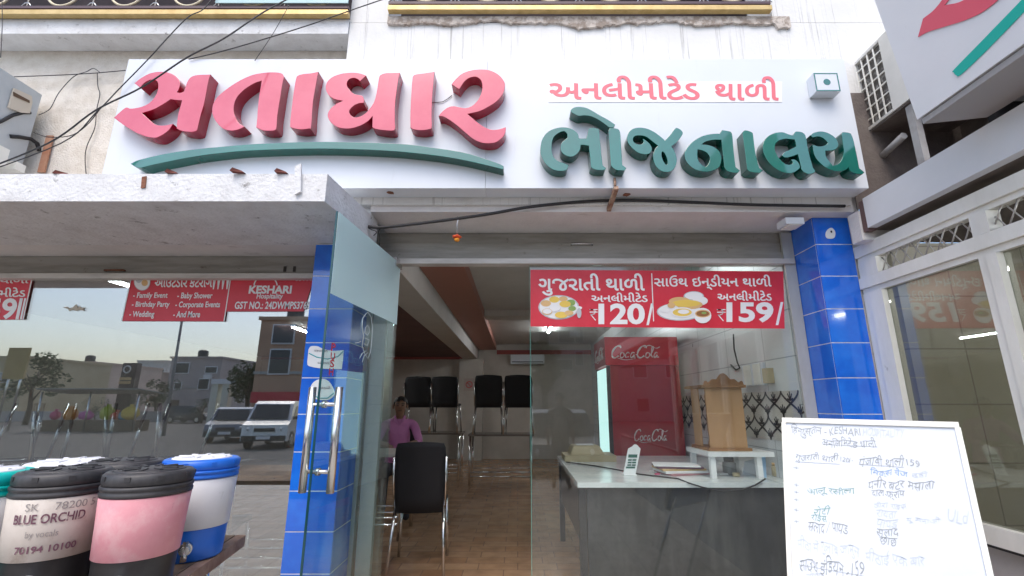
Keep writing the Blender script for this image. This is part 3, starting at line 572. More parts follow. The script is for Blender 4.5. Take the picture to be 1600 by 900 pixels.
lines(bn, 'white_vinyl', f, [('ગુજરાતી થાળી', (841, 427, 1008, 462), .02, 0), ('અનલીમીટેડ', (924, 457, 1012, 472), .018, 0), ('120', (935, 474, 1008, 507), .035, 0), ('/', (1010, 474, 1021, 508), .02, 0), ('સાઉથ ઇન્ડીયન થાળી', (1022, 429, 1206, 453), .016, 0), ('અનલીમીટેડ', (1121, 454, 1206, 470), .018, 0), ('159', (1135, 472, 1209, 504), .035, 0), ('/', (1212, 472, 1224, 508), .02, 0)])
mb = MB()
rupee(mb, f, 922, 483, 933, 500); mb.build('lettering', 'white_vinyl', bn); mb = MB(); rupee(mb, f, 1121, 483, 1133, 501); mb.build('lettering', 'white_vinyl', bn); mb = MB()
a, b_, c, d = f(1017.5, 427), f(1019, 427), f(1022, 502), f(1020.5, 502); mb.face([a, b_, c, d])
mb.build('divider', 'white_vinyl', bn)
def food(dishes):
    mb = MB()
    for i, (x, y, rx, ry, mi) in enumerate(dishes):
        g = onY(YB - .0024 - .0004 * i); c = g(x, y); mb.ell(c, (g(x + rx, y) - c), (g(x, y - ry) - c), 22, mi)
    return mb
food([(873, 480, 32, 19, 5), (873, 480, 30, 17.5, 0), (853, 474, 8, 5, 1), (866, 468, 8, 5, 4), (880, 467, 7, 4, 1), (892, 473, 7, 5, 2), (894, 482, 6, 4, 2), (883, 475, 9, 5, 4), (867, 482, 10, 6, 0), (867, 482, 9, 5, 5), (867, 481.5, 8.5, 4.6, 0), (855, 487, 8, 5, 1), (855, 486.5, 7, 4, 0), (877, 492, 10, 5, 4), (889, 489, 7, 4, 1), (905, 481, 4.5, 2.5, 0), (905, 489, 3.5, 8, 5)]).build('food_picture', FOOD, bn, label='printed picture of a round thali plate with bowls')
food([(1062, 487, 36, 14, 5), (1062, 486.5, 34, 13, 0), (1084, 463, 16, 8, 5), (1084, 462, 14, 6, 0), (1094, 470, 12, 7, 0), (1062, 471, 17, 7, 1), (1077, 476, 21, 7, 1), (1072, 474, 22, 5.5, 4), (1049, 477, 6, 4.5, 1), (1039, 484, 8, 4, 0), (1066, 488, 18, 8, 0), (1066, 488, 15, 6, 4), (1068, 487, 9, 3.5, 0), (1098, 493, 13.5, 12, 0), (1098, 490, 12, 6, 1), (1098, 490, 10, 4.5, 3), (1100, 489, 4, 2, 2)]).build('food_picture', FOOD, bn, label='printed picture of a dosa plate with bowls')
# catering banner on the left glass
YB2 = 2.978
b2, f = banner('catering_banner', [(190, 501.5), (350, 502), (353.5, 486.5), (474, 486.5), (490, 436), (490, 430), (206, 430)], 'red catering banner on the left glass listing events and a sunburst logo', YB2)
mb = MB()
lines(b2, 'white_vinyl', f, [('આઉટડોર કેટરીંગ', (241, 429, 331, 449), .02, 2)])
for t, bx in (('- Family Event', (207, 457, 261, 468)), ('- Baby Shower', (276, 457, 331, 469)), ('- Birthday Party', (205, 471, 264, 482)), ('- Corporate Events', (273, 471, 343, 483)), ('- Wedding', (201, 486, 240, 498)), ('- And More', (270, 486, 312, 496))): lines(b2, 'white_vinyl', f, [(t, bx, .022, 2)])
lines(b2, 'white_vinyl', f, [('KESHARI', (388, 446, 455, 459), .04, 2), ('Hospitality', (400, 458.5, 441, 469), .022, 2), ('GST NO.: 24DWMPS3769', (366, 471, 484, 483), .025, 2), ('83111', (461, 431, 486, 439), .02, 2)])
for a, b_ in (((361, 430), (350, 502)), ((206, 430), (190, 502))): mb = MB(); mb.face([f(a[0] - .8, a[1]), f(a[0] + .8, a[1]), f(b_[0] + .8, b_[1]), f(b_[0] - .8, b_[1])]); mb.build('divider', 'white_vinyl', b2)
mb = MB()
for k in range(4): x = 333 + k * 7; mb.face([f(x, 434), f(x + 5, 434), f(x + 1.2, 452), f(x - .5, 452)])
mb.build('stripes', 'white_vinyl', b2); mb = MB()
cx, cy = 415, 446
ring = [(cx + 19 * math.cos(t), cy - 15 * math.sin(t)) for t in [math.pi * k / 16 for k in range(17)]]; ri = [(cx + 17 * math.cos(t), cy - 13.2 * math.sin(t)) for t in [math.pi * k / 16 for k in range(17)]]
for i in range(16): mb.face([f(*ring[i]), f(*ring[i + 1]), f(*ri[i + 1]), f(*ri[i])])
for k in range(1, 12):
    t = math.pi * k / 12; ca, sa = math.cos(t), math.sin(t)
    if cy - 26 * sa < 431: continue
    mb.face([f(cx + 22 * ca - .5 * sa, cy - 17 * sa), f(cx + 22 * ca + .5 * sa, cy - 17 * sa), f(cx + 34 * ca, cy - 25 * sa)])
mb.build('sun_emblem', 'white_vinyl', b2)
mb = MB()
for i, (x, y, rx, ry, mi) in enumerate([(222, 440, 13, 14, 5), (222, 440, 12, 13, 0), (217, 437, 5, 5, 5), (226, 442, 5, 5, 1)]):
    g = onY(YB2 - .003 - .0004 * i); c = g(x, y); mb.ell(c, g(x + rx, y) - c, g(x, y - ry) - c, 20, mi)
mb.build('food_picture', FOOD, b2)
b3, f = banner('price_banner', [(-160, 500), (37, 499), (52, 430), (-160, 430)], 'red price banner cut off by the left edge of the photo, ending in a 9', YB2)
mb = MB(); lines(b3, 'white_vinyl', f, [('અનલીમીટેડ', (-55, 449, 39, 464), .02, 2), ('159', (-40, 466, 24, 499), .03, 5), ('સાઉથ ઇન્ડીયન થાળી', (-140, 431, 44, 446), .016, 2)])
for (x, w) in ((24, 5), (31, 3)): mb.face([f(x, 499), f(x + w, 499), f(x + w + 7, 466), f(x + 7, 466)])
mb.face([f(35, 499), f(37, 499), f(52, 430), f(50, 430)])
mb.build('stripes', 'white_vinyl', b3)
c = [(98, 480), (105, 479), (109, 482), (114, 480), (119, 475), (122, 481), (125, 478), (127, 481), (134, 480), (130, 483), (132, 486), (124, 484), (119, 486), (114, 484), (108, 486), (106, 483)]
mb = MB(); f = onY(2.981); mb.prism([f(*p) for p in c], (0, .001, 0)); mb.build('sticker', mat('torn_paper', (.5, .45, .36), .7), None, label='torn brown paper remnant on the dark left glass', cat='sticker')
# ------------------------------------------------------------------ the side wing on the right
XW = 2.04
WG = thing('side_wing', 'side wing of the building with white framed windows and a pale beam', 'building', (XW, 1.6, -.3))
M['wing_wall'] = mat('wing_wall', (.50, .47, .44), .8, var=(.42, .39, .36), vs=3, bump=.3)
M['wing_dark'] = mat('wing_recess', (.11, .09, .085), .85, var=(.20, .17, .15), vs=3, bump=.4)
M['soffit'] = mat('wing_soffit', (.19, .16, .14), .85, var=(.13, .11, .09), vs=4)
M['fascia'] = overlay(mat('aluminium_cladding', (.70, .72, .75), .35, var=(.66, .68, .71), vs=1.5), (.45, .46, .47), 9, (2, 2, .5), .66, .8, .5)
MB().box(XW + .045, XW + .14, -4, 2.715, -.3, .60).build('wall', 'wing_wall', WG)
MB().box(XW + .005, XW + .045, -4, 2.715, .60, .612).build('sill', 'dark', WG)
zF0, zF1 = PX(1356, 356, 1.98).z, PX(1345, 312, 1.98).z; yF = PX(1356, 356, 1.98).y
MB().box(1.98, 2.03, -4, yF, zF0, zF1).bevel(.003).build('beam_fascia', 'fascia', WG)
MB().box(1.985, 2.03, yF + .002, yF + .042, zF0 - .012, zF1 - .006).build('beam_joint', mat('joint_brown', (.14, .085, .08), .7), WG)
MB().box(1.975, 2.20, yF + .045, 2.63, zF0 - .055, zF1 - .055).bevel(.02, 3).build('beam_end', 'lintel', WG)
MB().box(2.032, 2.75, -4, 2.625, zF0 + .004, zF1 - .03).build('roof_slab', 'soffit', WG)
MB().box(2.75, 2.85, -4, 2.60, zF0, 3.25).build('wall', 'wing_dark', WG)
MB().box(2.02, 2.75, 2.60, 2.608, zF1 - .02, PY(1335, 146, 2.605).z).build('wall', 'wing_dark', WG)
# kitchen room seen through the wing windows
M['kit_tile'] = brick('kitchen_tile', (.64, .60, .50), (.68, .64, .54), (.40, .36, .30), .45, .30, .004, .3, ('X', 'Z'), var=.3)
M['kit_tile2'] = brick('kitchen_tile_side', (.64, .60, .50), (.68, .64, .54), (.40, .36, .30), .45, .30, .004, .3, ('Y', 'Z'), var=.3)
MB().box(XW + .14, 4.4, 2.62, 2.70, -.3, 2.12).build('wall', 'kit_tile', WG)
MB().box(4.4, 4.5, -4, 2.70, -.3, 2.16).build('wall', 'kit_tile2', WG)
MB().box(XW + .10, 4.4, -4, 2.62, -.3, 0).build('floor_slab', 'wing_wall', WG)
mb = MB().box(2.9, 4.38, 1.9, 2.55, 0, .80); mb.box(2.88, 4.39, 1.86, 2.56, .80, .84); mb.bevel(.004)
mb.build('kitchen_counter', mat('kit_dark', (.05, .055, .04), .4), None, label='dark kitchen counter seen through the wing window', cat='counter')
mb = MB(); mb.tube([(3.30, 2.605, .84), (3.30, 2.60, 1.62), (3.30, 2.56, 1.64), (3.30, 2.50, 1.62), (3.30, 2.47, 1.55)], .014, 8); mb.tube([(3.14, 2.6, 1.5), (3.30, 2.6, 1.5)], .012, 8); mb.box(3.25, 3.42, 2.58, 2.61, 1.40, 1.52); mb.build('water_tap', mat('tap_grey', (.25, .22, .2), .4, metal=.5), None, label='grey water pipe with a tap on the kitchen tiles', cat='tap')
# window frames
zs = dict(bot=.612, sill=.69, t0=1.862, t1=1.925, top0=2.052, top1=2.12)
YM = [(2.72, 2.56), (2.0, 1.91), (1.22, 1.13), (.44, .35), (-.34, -.43)]
FR = MB(); fx0, fx1 = XW, XW + .06
yend = -.43
FR.box(fx0, fx1, yend, 2.717, zs['bot'], zs['sill'])
FR.box(fx0 - .004, fx1, yend, 2.717, zs['t0'], zs['t1']); FR.box(fx0 + .012, fx1, yend, 2.717, zs['t0'] - .03, zs['t0'] - .001)
FR.box(fx0 - .002, fx1, yend, 2.717, zs['top0'], zs['top1']); FR.box(fx0 + .012, fx1, yend, 2.717, zs['top0'] - .028, zs['top0'] - .001)
for i, (b, a) in enumerate(YM):
    for z0, z1 in ((zs['sill'] + .001, zs['t0'] - .031), (zs['t1'] + .001, zs['top0'] - .029)):
        b2_ = b - .003 if i == 0 else b
        FR.box(fx0 - .003, fx1, a, b2_ - (.045 if i else .06), z0, z1); FR.box(fx0 + .008, fx1, b2_ - (.042 if i else .057), b2_, z0, z1)
FR.bevel(.003, 2)
WN = FR.build('window_frame', 'aluminium', WG)
M['wing_glass'] = glass('wing_glass', .12, (.72, .72, .66), dust=.03)
for (b, a), (b1, a1) in zip(YM, YM[1:]):
    MB().box(XW + .028, XW + .036, b1 + .001, a - .001, zs['sill'] + .001, zs['t0'] - .032).build('window_pane', 'wing_glass', WN)
    mb = MB(); y0, y1, z0, z1 = b1, a, zs['t1'], zs['top0'] - .028; st = .072; H = z1 - z0
    k = -4
    while y0 + k * st < y1:
        for sgn in (1, -1):
            ya = y0 + k * st; yb = ya + H * .62
            za, zb_ = (z0, z1) if sgn > 0 else (z1, z0)
            A, Bq = [ya, za], [yb, zb_]
            if yb <= y0 or ya >= y1: continue
            if ya < y0: t = (y0 - ya) / (yb - ya); A = [y0, za + (zb_ - za) * t]
            if yb > y1: t = (y1 - ya) / (yb - ya); Bq = [y1, za + (zb_ - za) * t]
            mb.tube([(XW + .03 + .004 * sgn, *A), (XW + .03 + .004 * sgn, *Bq)], .0035, 4)
        k += 1
    mb.build('expanded_mesh', mat('mesh_wire', (.45, .42, .38), .5, metal=.3), WN)
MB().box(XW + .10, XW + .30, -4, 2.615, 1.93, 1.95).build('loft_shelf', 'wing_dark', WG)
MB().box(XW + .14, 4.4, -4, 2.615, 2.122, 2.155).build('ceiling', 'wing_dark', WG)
# tilted sign on the wing
b0 = PX(1433, 187, 1.75); topx = 1.655; H = .86; t0 = Vector((topx - 1.75, .0, H)).normalized() * H
YE = -2.6
G2 = thing('wing_sign', 'tilted white sign at the top right with a red stroke and green line', 'sign', (1.85, -.2, b0.z))
e1 = Vector((0, 1, 0)); nrm = Vector((t0.z, 0, -t0.x)).normalized()
o0 = Vector((1.75, b0.y, b0.z))
MB().prism([o0, o0 + t0 * 1.0, o0 + t0 + nrm * .16, o0 + nrm * .16], (0, YE - b0.y, 0)).bevel(.004).build('panel', 'fascia', G2)
# back frame that covers the underside
MB().prism([o0 + Vector((.01, -.01, -.004)), o0 + nrm * .30 + Vector((0, -.01, -.004)), o0 + nrm * .30 + Vector((0, -.01, -.028)), o0 + Vector((.012, -.01, -.028))], (0, YE - b0.y + .02, 0)).build('bottom_trim', mat('sign_underside', (.36, .35, .35), .6), G2)
def onSign(off):
    n_ = -nrm
    P0 = o0 + n_ * off
    def f(px, py):
        d = ray(px, py); o = Vector((0, 0, CZ)); return o + d * ((P0 - o).dot(n_) / d.dot(n_))
    return f
f = onSign(.003)
red = curve_pts([(1434.5, 58, 1), (1442.5, 29, 1), (1460, 15), (1478, -8), (1500, -40, 1), (1512, -30), (1490, -8), (1476, 8, 1), (1500, 3), (1520, -10), (1560, -40), (1620, -100, 1), (1640, -90), (1590, -30), (1545, 12), (1512, 30), (1475, 42), (1450, 50)], 5)
me = outline_mesh([[(p.x, -p.y) for p in red]], .2, .0); mb = MB()
mb.mesh(me, lambda p: f(p.x, -p.y) + (-nrm) * (p.z * .01)); mb.build('letter', 'red_paint', G2, label='red lettering stroke')
pts = [(1490.5, 115), (1493, 109), (1600, 0), (1640, -44), (1700, -112)]; pl = curve_pts([(1491, 108), (1530, 68), (1594, 2), (1640, -46), (1652, -36), (1606, 12), (1545, 75), (1502, 116), (1494, 117.5), (1490, 113)], 4)
mb = MB(); mb.prism([f(p.x, p.y) for p in pl], nrm * .002); mb.build('underline', mat('teal_paint', (.0, .42, .34), .5), G2)
# lettering of the same sign farther along, beyond the frame of the photo (it shows mirrored in the glass door)
mb = MB(); f_ = lambda y, s: o0 + t0 * s + Vector((0, y - b0.y, 0)) - nrm * .004
me = text_mesh('સતાધાર', .02); a, b_, c, d = bounds(me)
mb.mesh(me, lambda p: f_(.95 - 2.2 * (p.x - a) / (b_ - a), .30 + .62 * (p.y - c) / (d - c))); mb.build('lettering', 'red_paint', G2)
# condenser grille unit hanging above the wing beam
XA = 2.18
q00, q01, q10, q11 = PX(1326, 107, XA), PX(1348, 211, XA), PX(1371, 65, XA), PX(1396, 172, XA)
za, zc = q01.z, q00.z; ya, yb = q10.y, q00.y
AR = thing('air_conditioner', 'white air conditioner with a gridded condenser hanging beside the tilted sign', 'air conditioner', (XA + .2, (ya + yb) / 2 - .1, za))
yb2 = ya - .28
mb = MB(); mb.box(XA + .03, XA + .52, yb2, yb, za, zc); mb.box(XA, XA + .03, yb2, ya - .004, za, zc); mb.box(XA, XA + .03, ya, yb, zc - .018, zc); mb.box(XA, XA + .03, ya, yb, za, za + .018); mb.box(XA, XA + .03, yb - .014, yb, za + .018, zc - .018)
mb.bevel(.004).build('casing', mat('ac_white', (.66, .65, .61), .5, var=(.58, .57, .53), vs=4), AR)
MB().box(XA + .022, XA + .034, ya, yb - .014, za + .018, zc - .018).build('condenser_fins', mat('fins', (.10, .09, .08), .6, var=(.32, .31, .29), vs=28, lo=.52, hi=.62), AR)
mb = MB()
for k in range(1, 5): y = ya + (yb - ya) * k / 5; mb.box(XA + .002, XA + .008, y - .0035, y + .0035, za + .018, zc - .018)
for k in range(1, 7): z = za + (zc - za) * k / 7; mb.box(XA + .0085, XA + .0145, ya, yb - .014, z - .0035, z + .0035)
mb.build('grille', 'aluminium', AR)
MB().box(XA + .01, XA + .5, yb2 + .01, yb - .01, za - .012, za - .001).build('base_plate', 'wing_dark', AR)
mb = MB(); p = PX(1419, 165, XA + .02); q = PX(1416, 272, XA + .02)
mb.box(XA + .02, XA + .055, p.y - .022, p.y + .022, zF1, p.z); A, Bq = PX(1371, 251, XA + .06), PX(1412, 212, XA + .04); mb.tube([A, Bq], .022, 6); mb.box(XA + .02, 2.75, p.y - .02, p.y + .02, za - .06, za - .02)
mb.build('bracket', mat('bracket_grey', (.40, .40, .40), .6, var=(.3, .28, .27), vs=8), AR)
XB = 2.55; p, q = PX(1527, 172, XB), PX(1597, 120, XB)
A2 = thing('air_conditioner', 'small white louvred outdoor unit half hidden behind the tilted sign', 'air conditioner', (XB, (p.y + q.y) / 2, p.z))
z0, z1 = p.z, p.z + .36; MB().box(XB, XB + .19, q.y - .12, p.y, z0, z1).bevel(.006).build('casing', 'white_panel', A2)
mb = MB()
for k in range(9): z = z0 + .03 + k * .035; mb.prism([(XB - .002, q.y - .08, z), (XB - .014, q.y - .08, z - .012), (XB - .014, q.y - .08, z - .008), (XB - .002, q.y - .08, z + .006)], (0, p.y - q.y + .05, 0))
mb.build('louvre', 'white_panel', A2)
for ya_ in (q.y - .1, p.y - .08): MB().box(XB, XB + .19, ya_, ya_ + .04, zF1, z0 - .001).build('foot', 'cable', A2)
mb = MB(); c = Vector((2.12, 2.40, zF1)); mb.tube([c + Vector((0, .12, 0)), c + Vector((0, .10, .05)), c + Vector((.02, .06, .06)), c + Vector((.03, 0, .04)), c + Vector((.03, -.03, 0))], .008, 8); mb.tube([c + Vector((.09, .15, 0)), c + Vector((.09, .12, .10)), c + Vector((.10, .06, .12)), c + Vector((.10, 0, .08))], .016, 8)
mb.build('copper_pipe', mat('copper', (.28, .15, .10), .6, metal=.3, var=(.3, .3, .28), vs=14), None, label='bent copper and grey pipes lying on the beam beside the sign end', cat='pipe')
# ------------------------------------------------------------------ water coolers on a steel bench
TZ = .65
TB = thing('bench_table', 'rusty steel framed bench carrying the water coolers', 'table', (-1.9, 1.95, -.3))
e0, e1_ = PZ(375, 836, TZ), PZ(272, 900, TZ)
xr = (e0.x + e1_.x) / 2
M['bench_wood'] = mat('bench_wood', (.22, .15, .10), .8, var=(.12, .085, .06), vs=8, stretch=(1, .3, 1), bump=.3)
MB().prism([(-3.2, 1.30, TZ - .03), (e1_.x + .08, 1.30, TZ - .03), (e0.x - .022, e0.y, TZ - .03), (-3.2, e0.y, TZ - .03)], (0, 0, .03)).bevel(.003).build('tabletop', 'bench_wood', TB)
MB().prism([(e1_.x + .125, 1.29, TZ - .045), (e0.x + .02, e0.y + .01, TZ - .045), (e0.x - .02, e0.y + .01, TZ - .045), (e1_.x + .083, 1.29, TZ - .045)], (0, 0, .043)).build('edge_bar', mat('edge_rust', (.30, .20, .15), .7, var=(.2, .11, .07), vs=14), TB)
for x in (-3.15, -1.27):
    for y in (1.40, 2.12): MB().tube([(x, y, -.3), (x, y, TZ - .035)], .022, 12).build('leg', 'steel', TB)
M['cool_white'] = overlay(mat('cooler_white', (.74, .75, .78), .45, var=(.66, .67, .71), vs=4), (.42, .40, .37), 14, (1, 1, .6), .60, .74, .6)
M['cool_beige'] = overlay(mat('cooler_beige', (.66, .60, .54), .55, var=(.56, .50, .44), vs=7), (.40, .32, .26), 16, (1, 1, .8), .54, .68, .7)
M['cool_pink'] = overlay(mat('cooler_pink', (.72, .33, .37), .55, var=(.66, .27, .31), vs=6), (.76, .52, .53), 12, (1, 1, .8), .48, .72, .8)
overlay(M['cool_pink'], (.45, .20, .22), 30, (1, 1, .5), .66, .72, .45)
M['cool_blue'] = mat('cooler_blue', (.01, .12, .58), .35, var=(.015, .15, .62), vs=3)
M['cool_teal'] = mat('cooler_teal', (.0, .46, .42), .4)
M['lid_dark'] = mat('lid_dark', (.025, .025, .028), .5, var=(.06, .058, .06), vs=12)
def cooler(x, y, body, band, lid, top, label, r=.130, h=.352, tap=-90, lettering=None):
    t = thing('water_cooler', label, 'water cooler', (x, y, TZ), 'insulated water coolers on the bench')
    z = TZ + .001
    MB().lathe([(r * .80, z), (r * .84, z + .006), (r * .86, z + .05), (r * .885, z + h * .30), (r * .89, z + h * .305)], x, y).build('base', band, t)
    MB().lathe([(r * .895, z + h * .306), (r * .915, z + h * .31), (r * .955, z + h * .60), (r * .985, z + h * .785), (r * .975, z + h * .79)], x, y).build('body', body, t)
    MB().lathe([(r * .93, z + h * .791), (r * 1.0, z + h * .795), (r * 1.005, z + h * .82), (r * .985, z + h * .83), (r * .985, z + h * .845), (r * 1.01, z + h * .85), (r * 1.01, z + h * .875), (r * .97, z + h * .88)], x, y).build('collar', lid, t)
    LM = MB().lathe([(r * .96, z + h * .881), (r * .985, z + h * .89), (r * 1.0, z + h * .92), (r * .99, z + h * .965), (r * .93, z + h * .985), (r * .80, z + h * .988), (r * .78, z + h * .975), (r * .20, z + h * .975)], x, y)
    mb = MB(); mb.lathe([(r * .775, z + h * .976), (r * .77, z + h * .992), (r * .70, z + h * 1.0), (r * .3, z + h * 1.003), (.01, z + h * 1.004)], x, y)
    for k in range(10):
        a = 2 * math.pi * k / 10; d = Vector((math.cos(a), math.sin(a), 0)); p = Vector((d.y, -d.x, 0)); mb.obox(Vector((x, y, z + h * 1.002)) + d * r * .50, d * r * .20, p * .005, (0, 0, .003))
    for k in range(9):
        a = 2 * math.pi * k / 9; d = Vector((math.cos(a), math.sin(a), 0)); p = Vector((d.y, -d.x, 0)); LM.obox(Vector((x, y, z + h * .945)) + d * r * .99, d * .0025, p * .008, (0, 0, h * .018))
    mb.build('lid_inset', [top], t)
    LM.build('lid', lid, t)
    a = R(tap); d = Vector((math.cos(a), math.sin(a), 0)); c = Vector((x, y, z + h * .15)) + d * r * .86
    mb = MB(); mb.tube([c, c + d * .03], .021, 16); mb.tube([c + d * .03, c + d * .052], [.017, .014], 14); mb.tube([c + d * .042, c + d * .044 + Vector((0, 0, -.035))], .010, 10); mb.obox(c + d * .046 + Vector((0, 0, .018)), (.006, 0, 0), (0, .006, 0), (0, 0, .012)); mb.build('tap', 'cool_white' if body != 'cool_white' else 'steel', t)
    if lettering:
        for rows, m, bold in lettering:
            mb = MB()
            for body_, a0, a1, h0, h1 in rows:
                me = text_mesh(body_, bold); xa, xb, yc, yd = bounds(me)
                def wrap(p):
                    s_ = (p.x - xa) / (xb - xa); u = (p.y - yc) / (yd - yc); hh = h0 + (h1 - h0) * u; ang = R(a0 + (a1 - a0) * s_)
                    rr = r * (.915 + (.985 - .915) * (hh - .31) / .475) + .0022
                    return Vector((x + rr * math.cos(ang), y + rr * math.sin(ang), z + h * hh))
                mb.mesh(me, wrap)
            mb.build('lettering', m, t, normals=False)
    return t
INK = mat('stencil_ink', (.16, .07, .10), .7); overlay(INK, (.60, .53, .47), 45, (1, 1, 1), .55, .63, .75); PENC = mat('faded_ink', (.32, .29, .28), .8)
cooler(-1.172, 1.60, 'cool_pink', 'black_plastic', 'lid_dark', 'lid_dark', 'water cooler with a faded pink body and black lid at the front of the bench', tap=-72, r=.12)
cooler(-1.443, 1.60, 'cool_beige', 'black_plastic', 'lid_dark', 'lid_dark', 'beige water cooler stencilled BLUE ORCHID with a black lid', r=.121, tap=-66,
       lettering=[([('BLUE ORCHID', -97, -15, .60, .675), ('70194 10100', -88, -18, .375, .43)], INK, .02), ([('SK    78200 5', -84, -5, .70, .76), ('by vocals', -78, -42, .48, .545)], PENC, .0)])
cooler(-1.235, 1.95, 'cool_white', 'cool_blue', 'cool_blue', 'cool_white', 'white and blue water cooler at the right rear of the bench', tap=-62)
cooler(-1.63, 1.82, 'cool_white', 'cool_blue', 'cool_white', 'cool_white', 'water cooler with a white lid behind the beige one')
cooler(-1.455, 1.84, 'cool_beige', 'black_plastic', 'lid_dark', 'lid_dark', 'water cooler with a flat black lid behind the pink one')
cooler(-1.675, 1.56, 'cool_white', 'cool_teal', 'cool_teal', 'cool_white', 'white and teal water cooler at the left edge of the photo')
# ------------------------------------------------------------------ whiteboard menu
O = Vector((1.27163368, 2.32327137, 1.12000837)); U = Vector((.46169349, -.38314382, -.00631949)); DN = Vector((-.23449975, -.26715889, -.93468497))
nb = U.cross(DN).normalized(); nb = nb if nb.y < 0 else -nb
WB = thing('whiteboard', 'leaning white menu board with handwritten dishes in front of the right pillar', 'whiteboard', tuple(O + U * .5 + DN * 1.25))
Hb = .72
bp = lambda s, d, n=0.: O + U * s + DN * d + nb * n
MB().prism([bp(0, 0), bp(1, 0), bp(1, Hb), bp(0, Hb)], -nb * .012).build('panel', mat('board_white', (.68, .72, .79), .25, var=(.65, .70, .77), vs=2, spec=.5), WB)
un = U.normalized(); mb = MB(); t_ = .011
for a, b in ((bp(0, -t_ / 2), bp(1, -t_ / 2)), (bp(0, Hb), bp(1, Hb))): mb.obox((a + b) / 2, (b - a) / 2 + un * t_, DN * t_ / 1.0, nb * .011)
for s in (0, 1): mb.obox((bp(s, 0) + bp(s, Hb)) / 2 + un * (t_ * .5 * (1 if s else -1)), DN * (Hb / 2 - .005), un * t_ * .8, nb * .0105)
mb.bevel(.003, 2).build('frame', 'aluminium', WB)
mb = MB()
for s in (.08, .92): mb.tube([bp(s, Hb - .1, -.025), bp(s, (O.z + .3) / .9347, -.025)], .012, 8); 
mb.build('stand_leg', 'steel', WB)
def onBoard(n):
    def f(px, py):
        d = ray(px, py); o = Vector((0, 0, CZ)); P0 = O + nb * n; return o + d * ((P0 - o).dot(nb) / d.dot(nb))
    return f
f = onBoard(.0015)
PENS = {'k': mat('marker_dark', (.34, .37, .39), .7), 'b': mat('marker_blue', (.28, .42, .66), .7), 'g': mat('marker_green', (.26, .42, .40), .7), 'f': mat('marker_faded', (.56, .61, .66), .7)}
W_ = [('k', 'िहन्दुस्तान - KESHARI', 1237, 664, 1345, 682, 2), ('f', 'HOSPITALITY', 1348, 669, 1412, 681, 3), ('k', 'अनिलिमटेड थाली', 1285, 683, 1370, 697, 3), ('k', 'गुजराती थाली', 1243, 706, 1310, 722, 3), ('k', '120/-', 1313, 714, 1333, 721, 1), ('k', 'पंजाबी थाली', 1342, 710, 1412, 727, 3), ('k', '159', 1417, 718, 1437, 728, 1),
      ('b', 'िमक्स वेज', 1360, 731, 1418, 745, 2), ('f', 'दही', 1425, 736, 1450, 746, 1), ('k', 'पनीर बटर मसाला', 1356, 746, 1460, 763, 3), ('g', 'आलू रसीला', 1262, 759, 1336, 774, 2), ('k', 'दाल-फ्राय', 1362, 766, 1414, 780, 2), ('f', 'जीरा राइस', 1365, 783, 1417, 794, 2), ('f', 'रायता', 1369, 797, 1400, 808, 1), ('f', 'पापड', 1369, 811, 1402, 824, 1), ('k', 'सलाद', 1370, 826, 1404, 838, 1), ('k', 'छाछ', 1375, 839, 1402, 851, 1),
      ('g', 'रोटी', 1271, 790, 1296, 804, 1), ('g', 'राइस', 1268, 805, 1292, 815, 1), ('k', 'सलाद / पापड', 1262, 815, 1324, 832, 3), ('f', 'मीठा में गुलाब जामुन', 1247, 838, 1344, 864, 12), ('f', 'मीठाई एक बार', 1352, 858, 1446, 882, 9), ('k', 'साउथ इंिडयन -159', 1248, 866, 1350, 896, 10), ('f', 'डोसा', 1258, 891, 1284, 905, 2), ('f', 'यू मनाओ', 1416, 806, 1470, 818, 3), ('f', 'ULd', 1480, 796, 1512, 816, 2)]
def pen_line(t, x0, y0, x1, y1, tl_, pen):
    me = text_mesh(t, -.006); a, b_, c, d = bounds(me); ph = random.uniform(0, 6); O_, A_, B_ = f(x0, y1), f(x1, y1 + tl_), f(x0 + random.uniform(-1, 2), y0)
    mb = MB()
    def w(p):
        u, v = (p.x - a) / (b_ - a), (p.y - c) / (d - c); n_ = x1 - x0
        v += .10 * math.sin(u * n_ * .16 + ph) + .05 * math.sin(u * n_ * .41 + 2 * ph + v * 3); u += .9 / n_ * math.sin(v * 4 + u * n_ * .3 + ph)
        return O_ + (A_ - O_) * u + (B_ - O_) * v
    mb.mesh(me, w); bpy.data.meshes.remove(me); mb.build('handwriting', PENS[pen], WB)
for pen, t, x0, y0, x1, y1, tl_ in W_: pen_line(t, x0, y0, x1, y1, tl_, pen)
for (xa, ya_), (xb, yb_) in (((1286, 694), (1371, 698)), ((1242, 721), (1312, 725)), ((1342, 725), (1412, 730)), ((1248, 882), (1350, 900))):
    mb = MB(); mb.face([f(xa, ya_), f(xb, yb_), f(xb, yb_ + .6), f(xa, ya_ + .6)]); mb.build('underline', PENS['k'], WB)
for y in (730, 757, 768, 780, 796, 814):
    mb = MB(); mb.face([f(1240, y), f(1248, y + 1), f(1248, y + 1.6), f(1240, y + .6)]); mb.face([f(1243.2, y - 2), f(1244, y - 2), f(1245, y + 3), f(1244.2, y + 3)]); mb.build('star_mark', PENS['k'], WB)
